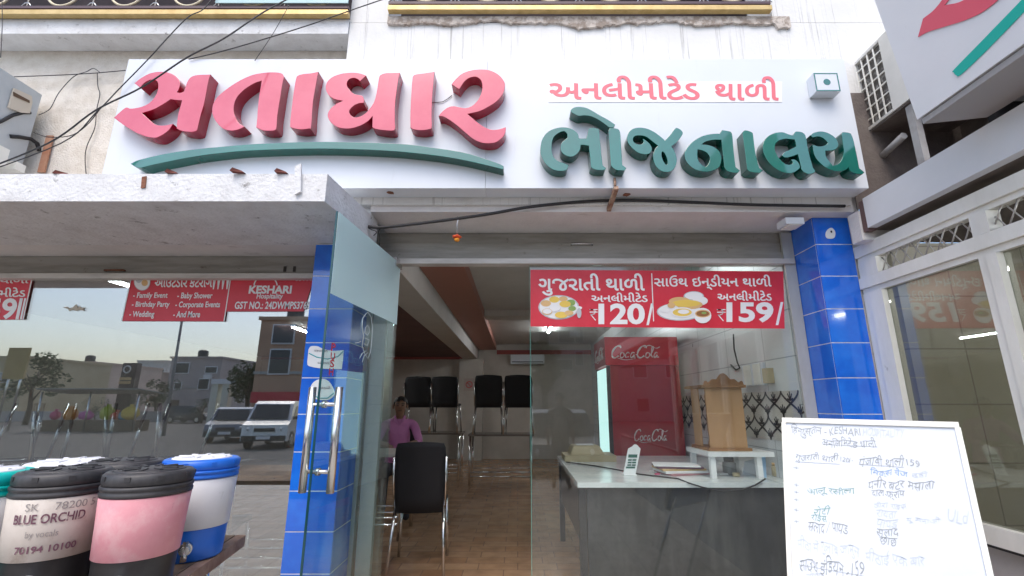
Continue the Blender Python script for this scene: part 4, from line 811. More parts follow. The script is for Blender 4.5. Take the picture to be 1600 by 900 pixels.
# ------------------------------------------------------------------ dining room furniture
def chair_proto():
    t = thing('dining_chair', 'x', 'chair', (0, 0, 0))          # faces +y; the back stands at y = -0.2
    mb = MB(); n = 7
    prof = [(.22, .425), (.10, .432), (-.05, .425), (-.17, .42)]
    for (y0, z0), (y1, z1) in zip(prof, prof[1:]): mb.prism([(-.215, y0, z0), (.215, y0, z0), (.215, y1, z1), (-.215, y1, z1)], (0, 0, .035))
    bmesh.ops.remove_doubles(mb.b, verts=mb.b.verts[:], dist=1e-4); mb.build('seat', 'black_cloth', t)
    mb = MB(); rows = [(.40, -.185, .20), (.50, -.205, .215), (.62, -.225, .225), (.76, -.245, .225), (.86, -.262, .215), (.905, -.272, .20)]
    G = []
    for z, y, w in rows: G.append([Vector((w * (i / 4 - 1), y + .03 * (1 - (i / 4 - 1) ** 2) * -1 + .03, z - (.012 * (i / 4 - 1) ** 2 if z > .9 else 0))) for i in range(9)])
    for A, Bq in zip(G, G[1:]):
        for i in range(8): mb.face([A[i], A[i + 1], Bq[i + 1], Bq[i]])
    bmesh.ops.remove_doubles(mb.b, verts=mb.b.verts[:], dist=1e-4)
    q = bmesh.ops.extrude_face_region(mb.b, geom=mb.b.faces[:]); bmesh.ops.translate(mb.b, verts=[v for v in q['geom'] if isinstance(v, bmesh.types.BMVert)], vec=(0, -.022, 0))
    for f_ in mb.b.faces: f_.smooth = True
    mb.build('backrest', 'black_cloth', t)
    for s in (-1, 1):
        MB().tube([(s * .205, -.165, .45), (s * .235, -.27, .0)], .0125, 10).build('leg', 'chrome', t)
        MB().tube([(s * .205, .17, .44), (s * .225, .23, .0)], .0125, 10).build('leg', 'chrome', t)
    MB().tube([(-.205, .165, .415), (.205, .165, .415)], .011, 8).build('seat_bar', 'chrome', t)
    mb = MB(); mb.tube([(-.215, -.16, .415), (.215, -.16, .415)], .011, 8)
    mb.tube([(-.215, -.16, .43), (-.225, -.215, .60), (-.225, -.255, .80)], .011, 8); mb.tube([(.215, -.16, .43), (.225, -.215, .60), (.225, -.255, .80)], .011, 8)
    mb.build('chair_frame', 'chrome', t)
    return t
ch0 = chair_proto(); used = [False]
def chair(x, y, z, rz, label, rx=0.):
    o = ch0 if not used[0] else dup(ch0); used[0] = True
    o.location = (x, y, z); o.scale = (1, 1, 1); o.rotation_euler = (rx, 0, rz); o['label'] = label; o['group'] = 'black dining chairs with chrome legs'; return o
M['table_top'] = mat('table_top', (.16, .13, .11), .25, var=(.12, .10, .085), vs=4)
def table(x, y, label, sx=.75, sy=.60, h=.75, top='table_top'):
    t = thing('dining_table', label, 'table', (x, y, 0), 'dining tables with chrome legs')
    MB().box(x - sx / 2, x + sx / 2, y - sy / 2, y + sy / 2, h - .028, h).bevel(.005).build('tabletop', top, t)
    for i in (-1, 1):
        for j in (-1, 1): MB().tube([(x + i * (sx / 2 - .035), y + j * (sy / 2 - .05), .002), (x + i * (sx / 2 - .035), y + j * (sy / 2 - .05), h - .029)], .018, 10).build('leg', 'chrome', t)
    mb = MB()
    for j in (-1, 1): mb.tube([(x - sx / 2 + .035, y + j * (sy / 2 - .05), .13), (x + sx / 2 - .035, y + j * (sy / 2 - .05), .13)], .013, 8); mb.tube([(x - sx / 2 + .035, y + j * (sy / 2 - .05), .19), (x + sx / 2 - .035, y + j * (sy / 2 - .05), .19)], .010, 8)
    mb.build('stretcher', 'chrome', t); return t
chair(PY(661, 780, 4.05).x, 4.02, 0, R(4), 'black chair in the foreground of the dining room, its back to the street').scale = (.87, .96, 1.02)
chair(-1.52, 4.1, 0, R(-80), 'black chair almost hidden behind the open door glass')
xt = PY(783, 740, 7.9).x
table(xt, 7.9, 'dining table in the middle of the doorway carrying two stacked chairs', 1.02)
chair(PY(763, 615, 7.75).x, 7.85, .75, R(3), 'black chair standing on the table seen in the doorway, left one of its pair')
chair(PY(811, 615, 7.75).x, 7.85, .75, R(-3), 'black chair standing on the table seen in the doorway, right one beside the glass edge')
x2 = PY(672, 700, 8.3).x
table(x2, 8.3, 'dining table behind the seated man carrying two chairs', 1.1)
chair(x2 - .20, 8.25, .75, R(2), 'black chair standing on the table behind the seated man, nearer to him')
chair(x2 + .26, 8.25, .75, R(-2), 'black chair standing on the table behind the seated man, farther from him')
table(-1.50, 4.95, 'dining table in front of the seated man', .9, .62, top='inner_wall')
# tables behind the dark left glass with upturned chairs
for i, (x, y, lab) in enumerate(((-1.80, 3.75, 'dark dining table behind the left glass beside the blue pillar'), (-2.85, 3.55, 'dark dining table in the middle of the left glass with upturned chairs'), (-3.95, 3.55, 'dark dining table behind the left glass at the left edge of the photo'))):
    table(x, y, lab, .95, .55)
for x, y, rz, lab in ((-3.10, 3.55, .3, 'upturned chair with its legs in the air behind the left glass, nearest the torn paper'), (-2.62, 3.58, -.2, 'upturned chair behind the left glass below the catering banner'), (-4.18, 3.55, .1, 'upturned chair behind the left glass at the far left'), (-3.72, 3.58, .5, 'upturned chair behind the left glass, second from the left edge')):
    chair(x, y, .752 + .455, rz, lab, R(180))
for x, y, lab in ((-2.02, 3.30, 'chair tucked at the dark table right behind the left glass near the pillar'),): chair(x, y, 0, R(10), lab)
# ------------------------------------------------------------------ seated man
SK = mat('skin', (.27, .145, .09), .5, var=(.22, .115, .07), vs=9); SHIRT = mat('shirt_pink', (.62, .25, .50), .8, var=(.52, .19, .42), vs=6, bump=.3); PANT = mat('trousers_dark', (.03, .03, .04), .85); HAIR = mat('hair_black', (.012, .010, .010), .6); SHIRT2 = mat('shirt_grey', (.12, .12, .14), .8)
def body(joints, bones, parent, rule, mats, loc, rz=0, sc=1., extra=None):
    me = bpy.data.meshes.new('body'); idx = {k: i for i, k in enumerate(joints)}
    me.from_pydata([v[0] for v in joints.values()], [(idx[a], idx[b]) for a, b in bones], [])
    o = bpy.data.objects.new('body', me); COL.objects.link(o)
    m = o.modifiers.new('s', 'SKIN'); m.use_smooth_shade = True; m.branch_smoothing = .3
    sk = me.skin_vertices[0].data
    for (k, v), s_ in zip(joints.items(), sk):
        r = v[1]; s_.radius = r if isinstance(r, tuple) else (r, r)
        s_.use_root = k == 'pelvis'
    m2 = o.modifiers.new('u', 'SUBSURF'); m2.levels = 2; m2.render_levels = 2
    dg = bpy.context.evaluated_depsgraph_get(); me2 = bpy.data.meshes.new_from_object(o.evaluated_get(dg)); bpy.data.objects.remove(o)
    mb = MB(); rm = Matrix.Rotation(rz, 3, 'Z'); L0 = Vector(loc)
    mb.mesh(me2, lambda p: L0 + rm @ (p * sc))
    inv = rm.inverted()
    for f_ in mb.b.faces:
        f_.smooth = True; c = inv @ (f_.calc_center_median() - L0) / sc; f_.material_index = rule(c)
    return mb.build('body', mats, parent)
FIN = []
def hand(j, bones, wrist, base, d, side, up, r=.0095):
    d, side, up = Vector(d).normalized(), Vector(side).normalized(), Vector(up).normalized(); b = Vector(base); P = wrist + '_palm'
    j[P] = (tuple(b + d * .045), (.034, .018)); bones.append((wrist, P))
    for i, (off, ln) in enumerate(((-.030, .062), (-.010, .074), (.010, .070), (.030, .055))):
        a = b + d * .085 + side * off; m = a + d * ln * .5 - up * .006; e = a + d * ln * .85 - up * .026
        for nme, p, rr in (('a', a, r), ('b', m, r * .95), ('c', e, r * .8)): j[f'{P}{i}{nme}'] = (tuple(p), rr)
        bones += [(P, f'{P}{i}a'), (f'{P}{i}a', f'{P}{i}b'), (f'{P}{i}b', f'{P}{i}c')]
    a = b + d * .03 - side * .045; e = a + d * .045 - side * .012
    j[P + 't'] = (tuple(a), r * 1.15); j[P + 'u'] = (tuple(e), r * .9); bones += [(P, P + 't'), (P + 't', P + 'u')]
def head_parts(parent, c, fwd, loc, rz, sc, hair=True):
    """hair cap, eyes, brows, ears and nose round a head centre c (body space, facing -y)."""
    rm = Matrix.Rotation(rz, 3, 'Z'); L0 = Vector(loc); T = lambda p: L0 + rm @ (Vector(p) * sc)
    c = Vector(c)
    mb = MB(); mb.ball(c + Vector((0, .022, .030)), .094, 0, (.90, 1.02, 1.0), 3)
    dl = [v for v in mb.b.verts if (v.co - c).z < .028 - .55 * ((v.co - c).y + .02) or (v.co - c).y < -.075]
    bmesh.ops.delete(mb.b, geom=dl, context='VERTS')
    for v in mb.b.verts: v.co = T(v.co)
    mb.build('hair', HAIR, parent)
    mb = MB()
    for s in (-1, 1):
        mb.ball(T(c + Vector((s * .031, -.088, .012))), .009 * sc, 0, (1.3, .7, .7), 2); mb.tube([T(c + Vector((s * .014, -.092, .032))), T(c + Vector((s * .032, -.094, .037))), T(c + Vector((s * .05, -.082, .031)))], .0042 * sc, 6)
    mb.tube([T(c + Vector((-.024, -.088, -.052))), T(c + Vector((0, -.094, -.051))), T(c + Vector((.024, -.088, -.052)))], .0035 * sc, 6)
    mb.build('eyes_and_mouth', HAIR, parent)
    mb = MB()
    mb.tube([T(c + Vector((0, -.088, .018))), T(c + Vector((0, -.102, -.008))), T(c + Vector((0, -.108, -.020))), T(c + Vector((0, -.094, -.028)))], [.006 * sc, .011 * sc, .014 * sc, .008 * sc], 8)
    for s in (-1, 1): mb.ball(T(c + Vector((s * .084, .006, -.004))), .026 * sc, 0, (.35, .7, 1.15), 2)
    mb.build('nose_and_ears', SK, parent)
J = dict(pelvis=((0, .02, .50), (.15, .12)), waist=((0, .01, .68), (.145, .11)), chest=((0, -.03, .90), (.165, .115)), upper=((0, -.05, 1.02), (.12, .085)), neck=((0, -.08, 1.10), .052), jaw=((0, -.125, 1.155), (.058, .062)), skull=((0, -.130, 1.225), (.084, .098)), crown=((0, -.118, 1.295), (.066, .078)))
Bn = [('pelvis', 'waist'), ('waist', 'chest'), ('chest', 'upper'), ('upper', 'neck'), ('neck', 'jaw'), ('jaw', 'skull'), ('skull', 'crown')]
for s, n in ((-1, 'l'), (1, 'r')):
    J['sh' + n] = ((s * .175, -.05, 1.0), .062); J['el' + n] = ((s * .25, -.20, .80), .046); J['wr' + n] = ((s * .12, -.42, .79), .030)
    J['hip' + n] = ((s * .10, -.04, .48), .088); J['kn' + n] = ((s * .13, -.42, .50), .064); J['an' + n] = ((s * .13, -.40, .09), .042); J['to' + n] = ((s * .14, -.56, .04), .038)
    Bn += [('upper', 'sh' + n), ('sh' + n, 'el' + n), ('el' + n, 'wr' + n), ('pelvis', 'hip' + n), ('hip' + n, 'kn' + n), ('kn' + n, 'an' + n), ('an' + n, 'to' + n)]
    hand(J, Bn, 'wr' + n, (s * .11, -.44, .785), (-s * .35, -1, 0), (s * -1 if s < 0 else -1, 0, 0), (0, 0, 1))
hd = PY(622, 640, 5.75); mx_, my_ = hd.x, 5.87
PM = thing('person', 'man in a pink shirt sitting at a table inside, looking down', 'person', (mx_, my_, 0))
PM_l = (mx_, my_, .0)
def rule_sit(c):
    if c.z > 1.07 and c.y > -.35: return 1
    if c.y < -.30 and .74 < c.z < .90: return 1
    if c.z < .60 and not (c.z > .56 and c.y > -.1): return 2
    return 0
body(J, Bn, PM, rule_sit, [SHIRT, SK, PANT], PM_l, R(12), .97)
head_parts(PM, (0, -.125, 1.215), None, PM_l, R(12), .97)
rm_ = Matrix.Rotation(R(12), 3, 'Z'); TT = lambda p: Vector(PM_l) + rm_ @ (Vector(p) * .97)
mb = MB()
for s_ in (-1, 1): mb.prism([TT((s_ * .004, -.168, .985)), TT((s_ * .062, -.150, 1.045)), TT((s_ * .075, -.085, 1.095)), TT((s_ * .050, -.105, 1.105))], TT((0, -.012, .004)) - TT((0, 0, 0)))
mb.build('shirt_collar', SHIRT, PM)
chair(mx_, my_ + .05, 0, R(192), 'black chair under the man in the pink shirt')
# ------------------------------------------------------------------ cash counter and what stands on it
ZC = .724
cx0 = PZ(905, 754, ZC).x; y0 = PZ(905, 754, ZC).y
CT = thing('cash_counter', 'cash counter with white top and black front inside the right glass', 'counter', (1.1, 3.9, 0))
M['counter_top'] = mat('counter_top', (.78, .81, .81), .18, var=(.61, .65, .65), vs=3, spec=.6)
M['counter_front'] = overlay(mat('counter_front', (.022, .024, .027), .28, var=(.055, .057, .06), vs=3), (.11, .11, .11), 4, (2, 2, .4), .5, .8, .8)
MB().box(cx0 - .01, 1.748, y0, 4.75, ZC - .03, ZC).bevel(.004).build('countertop', 'counter_top', CT)
MB().box(cx0 + .05, 1.747, y0 + .04, y0 + .07, .002, ZC - .031).build('front_panel', 'counter_front', CT)
MB().box(cx0 + .015, cx0 + .04, y0 + .05, 4.70, .35, ZC - .031).build('side_panel', 'counter_front', CT)
for y in (y0 + .06, 4.68): MB().box(cx0 + .0, cx0 + .045, y - .02, y + .02, .002, ZC - .032).build('leg', 'black_plastic', CT)
z = ZC + .001
def box_on(px, py): return PZ(px, py, z)
# beige machine
c = box_on(918, 722); RX, RY = .235, .15; cen = Vector((c.x + .03, c.y + .18, z))
RG = thing('telephone', 'squat beige machine on the white counter', 'machine', tuple(cen))
M['old_beige'] = mat('old_beige', (.50, .42, .26), .5, var=(.44, .36, .22), vs=5)
MB().prism([cen + Vector(p) for p in ((-.22, -.16, 0), (.22, -.16, 0), (.22, .16, 0), (-.22, .16, 0))], (0, 0, .05)).bevel(.012, 3).build('base', 'old_beige', RG)
mb = MB(); lo = [(-.17, -.14, .051), (.13, -.14, .051), (.13, .14, .051), (-.17, .14, .051)]; hi = [(-.14, -.09, .125), (.09, -.09, .125), (.09, .11, .125), (-.14, .11, .125)]
mb.face([cen + Vector(p) for p in lo]); mb.face([cen + Vector(p) for p in hi])
for i in range(4): mb.face([cen + Vector(p) for p in (lo[i], lo[(i + 1) % 4], hi[(i + 1) % 4], hi[i])])
bmesh.ops.remove_doubles(mb.b, verts=mb.b.verts[:], dist=1e-4); mb.bevel(.010, 3).build('top_cover', 'old_beige', RG)
MB().box(cen.x - .10, cen.x + .05, cen.y - .05, cen.y + .08, z + .126, z + .129).build('paper_slip', 'white_vinyl', RG)
# payment stand
f0, f1 = box_on(974, 742), box_on(993, 742)
PB = thing('payment_stand', 'white upright payment stand with green printed lines on the counter', 'stand', ((f0.x + f1.x) / 2, f0.y, z))
yy = f0.y; q = lambda px, py: PY(px, py, yy)
oq = curve_pts([(974, 742, 1), (981, 705), (984, 700), (988, 698), (991, 695), (995, 695), (998, 698), (1001, 701, 1), (993, 742, 1)], 4)
MB().prism([q(p.x, p.y) for p in oq], (0, .012, 0)).build('panel', 'white_vinyl', PB)
MB().box(f0.x, f1.x, yy - .03, yy + .05, z, z + .006).build('base', 'white_vinyl', PB)
mb = MB(); q2 = onY(yy - .002)
for x0_, y0_, w_, h_ in ((982, 710, 14, 5), (981.5, 717.5, 6, 2.5), (988.5, 717.5, 6, 2.5), (981, 721.5, 6, 2.5), (988, 721.5, 6, 2.5), (980.5, 725.5, 6, 2.5), (987.5, 725.5, 6, 2.5), (978.5, 729, 14, 3)): mb.face([q2(x0_, y0_), q2(x0_ + w_, y0_), q2(x0_ + w_ - .5, y0_ + h_), q2(x0_ - .5, y0_ + h_)])
mb.build('print', mat('print_darkgreen', (.02, .12, .09), .5), PB)
# papers
c = PZ(1076, 745, z); PP = thing('paper_stack', 'stack of papers and files on the counter', 'papers', tuple(c + Vector((0, .16, 0))))
cols = [mat('file_pink', (.45, .22, .24), .7), 'white_vinyl', mat('file_tan', (.55, .38, .18), .7), mat('file_plum', (.12, .05, .08), .6), 'white_vinyl']
zz_ = z
for i, m in enumerate(cols):
    a = .25 - .12 * i + .1 * random.random(); hgt = (.012, .016, .012, .012, .006)[i]; cc = c + Vector((.01 - .01 * i, .17, 0)); ax = Vector((math.cos(a), math.sin(a), 0)); ay = Vector((-ax.y, ax.x, 0))
    MB().obox((cc.x, cc.y, zz_ + hgt / 2), ax * .155, ay * .11, (0, 0, hgt / 2)).build('paper' if i in (1, 4) else 'file', m, PP); zz_ += hgt + .0008
c = box_on(1030, 738); MB().obox((c.x, c.y + .02, z + .004), (.05, .015, 0), (-.01, .035, 0), (0, 0, .003)).build('paper_slip', 'white_vinyl', None, label='loose white paper slip on the counter beside the payment stand', cat='paper')
c = box_on(1027, 742); MB().obox((c.x, c.y, z + .006), (.016, 0, 0), (0, .008, 0), (0, 0, .005)).bevel(.002, 1).build('eraser', mat('pink_rubber', (.6, .1, .2), .6), None, label='small pink eraser on the counter edge', cat='eraser')
# stool shelf with the wooden shrine
l1, l2 = box_on(1118, 748), box_on(1190, 748); yf = l1.y; sx0, sx1 = l1.x - .02, 1.70; zs_ = z + .168; yb_ = yf + .40
ST = thing('small_stool', 'low white stool standing on the counter under the wooden shrine', 'stool', ((sx0 + sx1) / 2, yf + .2, z))
MB().box(sx0 - .02, sx1, yf - .02, yb_, zs_ - .03, zs_).bevel(.004).build('top', 'white_vinyl', ST)
for x in (sx0 + .015, l2.x - .0):
    for y in (yf + .0, yb_ - .05): MB().box(x - .017, x + .017, y, y + .035, z, zs_ - .031).build('leg', 'white_vinyl', ST)
M['ply'] = mat('plywood', (.56, .33, .17), .55, var=(.48, .27, .13), vs=3, stretch=(1, 1, .15)); M['carved'] = mat('carved_wood', (.36, .18, .075), .55, var=(.26, .12, .05), vs=9)
q0, q1 = PY(1110, 694, yf + .05), PY(1168, 694, yf + .05); hx0, hx1 = q0.x, q1.x; hz1 = PY(1120, 606, yf + .05).z; zb2 = zs_ + .001
SH = thing('wooden_shrine', 'small wooden home shrine seen from its plain plywood back on the white stool', 'shrine', ((hx0 + hx1) / 2, yf + .2, zb2))
MB().box(hx0, hx1, yf + .05, yf + .065, zb2 + .02, hz1).build('back_panel', 'ply', SH)
MB().box(hx0 - .02, hx1 + .02, yf + .03, yf + .36, zb2, zb2 + .019).bevel(.004).build('base', 'carved', SH)
MB().box(hx0 - .035, hx1 + .02, yf + .02, yf + .37, hz1 + .001, hz1 + .02).bevel(.004).build('roof_board', 'carved', SH)
for x in (hx0 + .02, hx1 - .02):
    for y in (yf + .09, yf + .32):
        MB().lathe([(.016, zb2 + .02), (.018, zb2 + .05), (.010, zb2 + .08), (.015, zb2 + .14), (.016, (zb2 + hz1) / 2), (.012, hz1 - .12), (.017, hz1 - .06), (.011, hz1 - .03), (.018, hz1)], x, y, 14).build('pillar', 'carved', SH)
MB().box(hx0, hx0 + .008, yf + .2, yf + .34, zb2 + .02, hz1).build('side_panel', 'ply', SH)
mb = MB(); w = hx1 - hx0; cr = curve_pts([(-.55, 0, 1), (-.50, .035), (-.42, .02), (-.30, .05), (-.18, .05), (-.10, .085), (0, .105), (.10, .085), (.18, .05), (.30, .05), (.42, .02), (.50, .035), (.55, 0, 1)], 3)
mb.prism([(hx0 + w * (.5 + p.x), yf + .03, hz1 + .021 + p.y * .75) for p in cr], (0, .02, 0)); mb.build('crest', 'carved', SH)
# jars, code stand, drawer box under the stool
c = box_on(1146, 745); JR = thing('jar', 'dark lidded jar under the white stool', 'jar', tuple(c + Vector((.03, .12, 0)))); p = c + Vector((.03, .12, 0))
MB().lathe([(.04, z), (.045, z + .01), (.045, z + .075), (.03, z + .085)], p.x, p.y, 20).build('glass_body', mat('jar_grey', (.25, .26, .26), .2), JR); MB().lathe([(.034, z + .086), (.034, z + .112), (.028, z + .115)], p.x, p.y, 20).build('lid', 'black_plastic', JR)
c = box_on(1150, 744); MB().lathe([(.022, z), (.024, z + .002), (.024, z + .02), (.022, z + .022)], c.x, c.y - .005, 20).build('tape_roll', 'old_beige', None, label='pale roll of tape on the counter under the stool', cat='tape')
c = box_on(1130, 742); MB().obox((c.x, c.y + .01, z + .006), (.035, .01, 0), (-.005, .02, 0), (0, 0, .005)).build('notepad', 'white_vinyl', None, label='white note pad lying under the stool', cat='notepad')
c = box_on(1172, 742); c2 = onY(c.y)
QP = MB().prism([c2(1159, 748), c2(1180, 746), c2(1182, 716), c2(1164, 721)], (0, .008, .0)).build('table_card', mat('card_white', (.62, .64, .68), .5), None, label='white printed card leaning under the right end of the stool', cat='card')
c = box_on(1192, 746); c2 = onY(c.y + .0); CB = MB().prism([c2(1186, 748), c2(1198, 747), c2(1196, 712), c2(1188, 714)], (0, .03, 0)).build('leaflet_box', mat('leaflet_blue', (.35, .55, .78), .5), None, label='tall pale blue leaflet box beside the right stool leg', cat='box')
c = box_on(1215, 744); JB = thing('jar', 'small jar with a tan label behind the whiteboard corner', 'jar', tuple(c))
MB().lathe([(.030, z), (.034, z + .005), (.034, z + .06), (.028, z + .066)], c.x, c.y, 20).build('label_band', 'old_beige', JB); MB().lathe([(.029, z + .067), (.029, z + .085), (.025, z + .087)], c.x, c.y, 20).build('lid', 'food_tan', JB)
# black cord over the counter edge
pts = [PZ(885, 722, z + .006), PZ(930, 728, z + .006), PZ(965, 734, z + .006), PZ(1000, 741, z + .006), PZ(1060, 748, z + .006), Vector((PZ(1075, 754, z).x, y0 - .012, ZC)), PY(1100, 762, y0 - .012), PY(1130, 768, y0 - .012), PY(1160, 765, y0 - .012), PY(1180, 758, y0 - .012), PY(1196, 748, y0 - .012)]
MB().tube(pts, .005, 6).build('power_cord', 'cable', None, label='black cord running across the counter and drooping over its front', cat='cord')
# red drinks fridge
FX0, FX1, FY0, FY1 = .955, 1.70, 5.02, 5.70
FG = thing('drinks_fridge', 'tall red drinks fridge with a lit header behind the counter', 'fridge', (1.33, 5.36, 0))
M['fridge_red'] = mat('fridge_red', (.33, .012, .022), .3, coat=.3)
zh0, zh1 = 1.60, 1.90
MB().box(FX0 + .02, FX1, FY0, FY1, .08, zh0).bevel(.01).build('cabinet', 'fridge_red', FG)
MB().box(FX0 - .03, FX1, FY0 - .012, FY1 + .01, zh0 + .002, zh1).bevel(.02, 3).build('header', mat('fridge_header', (.50, .015, .03), .3, coat=.3), FG)
MB().box(FX0 - .012, FX0 + .018, FY0 + .03, FY1 - .03, .2, zh0 - .02).build('glass_door', mat('fridge_light', (.55, .75, .75), .3, emit=(.62, .95, .93), es=.5), FG)
mb = MB(); mb.box(FX0 - .018, FX0 + .019, FY0 + .001, FY0 + .03, .18, zh0 - .002); mb.box(FX0 - .018, FX0 + .019, FY1 - .03, FY1, .18, zh0 - .002); mb.build('door_frame', 'black_plastic', FG)
def cola(mb, f):      # the cursive drinks lettering, drawn stroke by stroke in a unit box 0..10 x 0..3
    def st(pts, r=.10):
        pts = [(x_ + .16 * y_, y_) for x_, y_ in pts]; q = curve_pts([(pts[0][0], pts[0][1], 1)] + pts[1:-1] + [(pts[-1][0], pts[-1][1], 1)] + [], 5)
        q = q[:(len(pts) - 1) * 5 + 1]; P = [f(p.x, p.y) for p in q]; rr = (f(1, 0) - f(0, 0)).length * r
        mb.tube(P, [rr * (.6 + .7 * abs(math.sin(i * .35))) for i in range(len(P))], 5)
    C = [(1.9, 2.3), (1.6, 2.75), (.9, 2.6), (.3, 1.6), (.35, .6), (.9, .25), (1.6, .7)]
    st(C, .16); st([(2.4, 1.4), (2.0, 1.2), (1.95, .5), (2.35, .3), (2.7, .8), (2.5, 1.35)], .11); st([(3.7, 1.2), (3.3, 1.4), (2.95, .9), (3.05, .4), (3.6, .5)], .11); st([(4.7, 1.3), (4.2, 1.35), (3.95, .7), (4.2, .3), (4.6, .9), (4.55, .4), (4.9, .4)], .11); st([(4.9, .9), (5.3, .95)], .09)
    st([(x_ + 5.0, y_) for x_, y_ in C], .16); st([(7.4, 1.4), (7.0, 1.2), (6.95, .5), (7.35, .3), (7.7, .8), (7.5, 1.35)], .11); st([(7.75, .6), (8.2, 1.9), (8.25, 2.6), (7.95, 2.3), (8.0, .9), (8.3, .35)], .10); st([(9.2, 1.3), (8.8, 1.35), (8.55, .7), (8.75, .3), (9.1, .9), (9.1, .4), (9.5, .45)], .11); st([(1.5, .2), (3.0, -.15), (5.0, .1)], .07); st([(6.4, 2.4), (7.4, 2.9), (8.8, 2.3), (9.5, 2.6)], .08)
mb = MB(); xa, xb = FX0 + .02, FX0 + .56; cola(mb, lambda u, v: Vector((xa + (xb - xa) * u / 10, FY0 - .014, 1.665 + .15 * v / 3))); mb.build('lettering', 'white_vinyl', FG)
mb = MB(); cola(mb, lambda u, v: Vector((FX0 - .032, FY1 - .06 - .55 * u / 10, 1.665 + .15 * v / 3))); mb.build('lettering', 'white_vinyl', FG)
mb = MB(); cola(mb, lambda u, v: Vector((xa + .20 + .36 * u / 10, FY0 - .002, .83 + .13 * v / 3))); mb.build('lettering', 'white_vinyl', FG)
# wall fittings
XWL = 1.752
p, q = PX(1118, 560, XWL - .2), PX(1098, 524, XWL - .2)
mb = MB(); tv0, tv1 = PY(1104, 560, 4.6), PY(1141, 524, 4.6)
TV = thing('wall_television', 'black television on a wall arm high on the right interior wall', 'television', (1.6, 4.6, tv0.z))
MB().obox(((tv0 + tv1) / 2), ((tv1.x - tv0.x) / 2 + .02, -.09, 0), (.012, .024, .008), (0, -.02, (tv1.z - tv0.z) / 2)).bevel(.006).build('screen', mat('tv_black', (.01, .01, .012), .15), TV)
MB().tube([(tv1.x - .05, 4.62, (tv0.z + tv1.z) / 2), (XWL, 4.72, (tv0.z + tv1.z) / 2 + .03)], .02, 8).build('wall_arm', 'black_plastic', TV)
mb = MB(); fy = lambda x, y: PX(x, y, XWL - .004)
mb.tube([fy(1146, 522), fy(1147, 545), fy(1152, 566), fy(1156, 575), fy(1150, 578), fy(1142, 570)], .006, 6); mb.build('television_cord', 'cable', TV)
a, b_ = fy(1165, 604), fy(1194, 566)
SB = thing('switch_board', 'white electrical switch board on the right interior wall', 'switch board', (XWL, (a.y + b_.y) / 2, a.z))
MB().box(XWL - .018, XWL - .001, min(a.y, b_.y), max(a.y, b_.y), a.z, b_.z).bevel(.003).build('plate', 'white_panel', SB)
for i in range(2):
    for k in range(4):
        y = min(a.y, b_.y) + (abs(a.y - b_.y)) * (.27 + .46 * i); zc_ = a.z + (b_.z - a.z) * (.15 + .235 * k); MB().box(XWL - .024, XWL - .0185, y - abs(a.y - b_.y) * .17, y + abs(a.y - b_.y) * .17, zc_ - .018, zc_ + .018).bevel(.002, 1).build('switch', 'aluminium', SB)
# patterned tile border on the right wall
z0 = PX(1250, 662, XWL).z; z1 = PX(1240, 610, XWL).z
mb = MB(); mb.box(XWL - .0035, XWL - .0005, 3.0, 6.5, z0 - .12, z1, 0)
def rib(p0, p1, w, mi=1): 
    d = (Vector(p1) - Vector(p0)); n_ = Vector((0, -d.z, d.y)).normalized() * w / 2; mb.face([Vector(p0) - n_, Vector(p1) - n_, Vector(p1) + n_, Vector(p0) + n_], mi)
yp = 3.0; pw = .20; xx = XWL - .005; hh = z1 - z0 + .12
while yp < 6.3:
    for sgn in (1, -1):
        for r_ in range(2):
            P = [(xx, yp + pw / 2 + sgn * pw / 2 * math.cos(t), z0 - .12 + hh / 2 * (r_ + t / math.pi)) for t in [math.pi * k / 10 for k in range(11)]]
            for p_, q_ in zip(P, P[1:]): rib(p_, q_, .016)
    for r_ in range(4):
        cy_, cz_ = yp + (pw / 2 if r_ % 2 else 0), z0 - .12 + hh * (.25 * r_ + .125); 
        for k in range(5):
            t = math.pi * k / 4; rib((xx, cy_, cz_ - .02), (xx, cy_ + .035 * math.cos(t), cz_ + .045 * math.sin(t) - .01), .012)
    yp += pw
mb.build('tile_border', ['inner_wall', 'black_ink'], B, label='tile band with black ornamental pattern', normals=False)
c = PX(1206, 587, XWL); MB().box(XWL - .05, XWL - .001, c.y - .03, c.y + .03, c.z - .05, c.z + .05).bevel(.004).build('wall_box', 'old_beige', None, label='small beige box on the right interior wall beside the switch board', cat='box')
# small split unit and round sign at the far wall
a, b_ = PY(798, 569, 11.2), PY(850, 555, 11.2)
WA = thing('wall_air_conditioner', 'white split air conditioner high on the far wall', 'air conditioner', ((a.x + b_.x) / 2, 11.2, a.z)); MB().box(a.x, b_.x, 11.05, 11.29, a.z, b_.z).bevel(.03, 3).build('casing', 'white_panel', WA); MB().box(a.x + .03, b_.x - .03, 11.035, 11.049, a.z + .03, a.z + .05).build('air_vent', 'black_plastic', WA)
c = PY(733, 601, 10.99); NS = MB().box(c.x - .12, c.x + .12, 10.985, 10.998, c.z - .14, c.z + .14).build('wall_sign', mat('faded_paper', (.45, .38, .34), .8), None, label='small notice with a red ring on the far wall pier', cat='sign')
mb = MB(); mb.tube([(c.x + .07 * math.cos(t), 10.982, c.z + .07 * math.sin(t)) for t in [2 * math.pi * k / 20 for k in range(20)]], .008, 6, closed=True); mb.tube([(c.x - .05, 10.982, c.z + .05), (c.x + .05, 10.982, c.z - .05)], .008, 6); mb.build('ring', 'red_vinyl', NS)
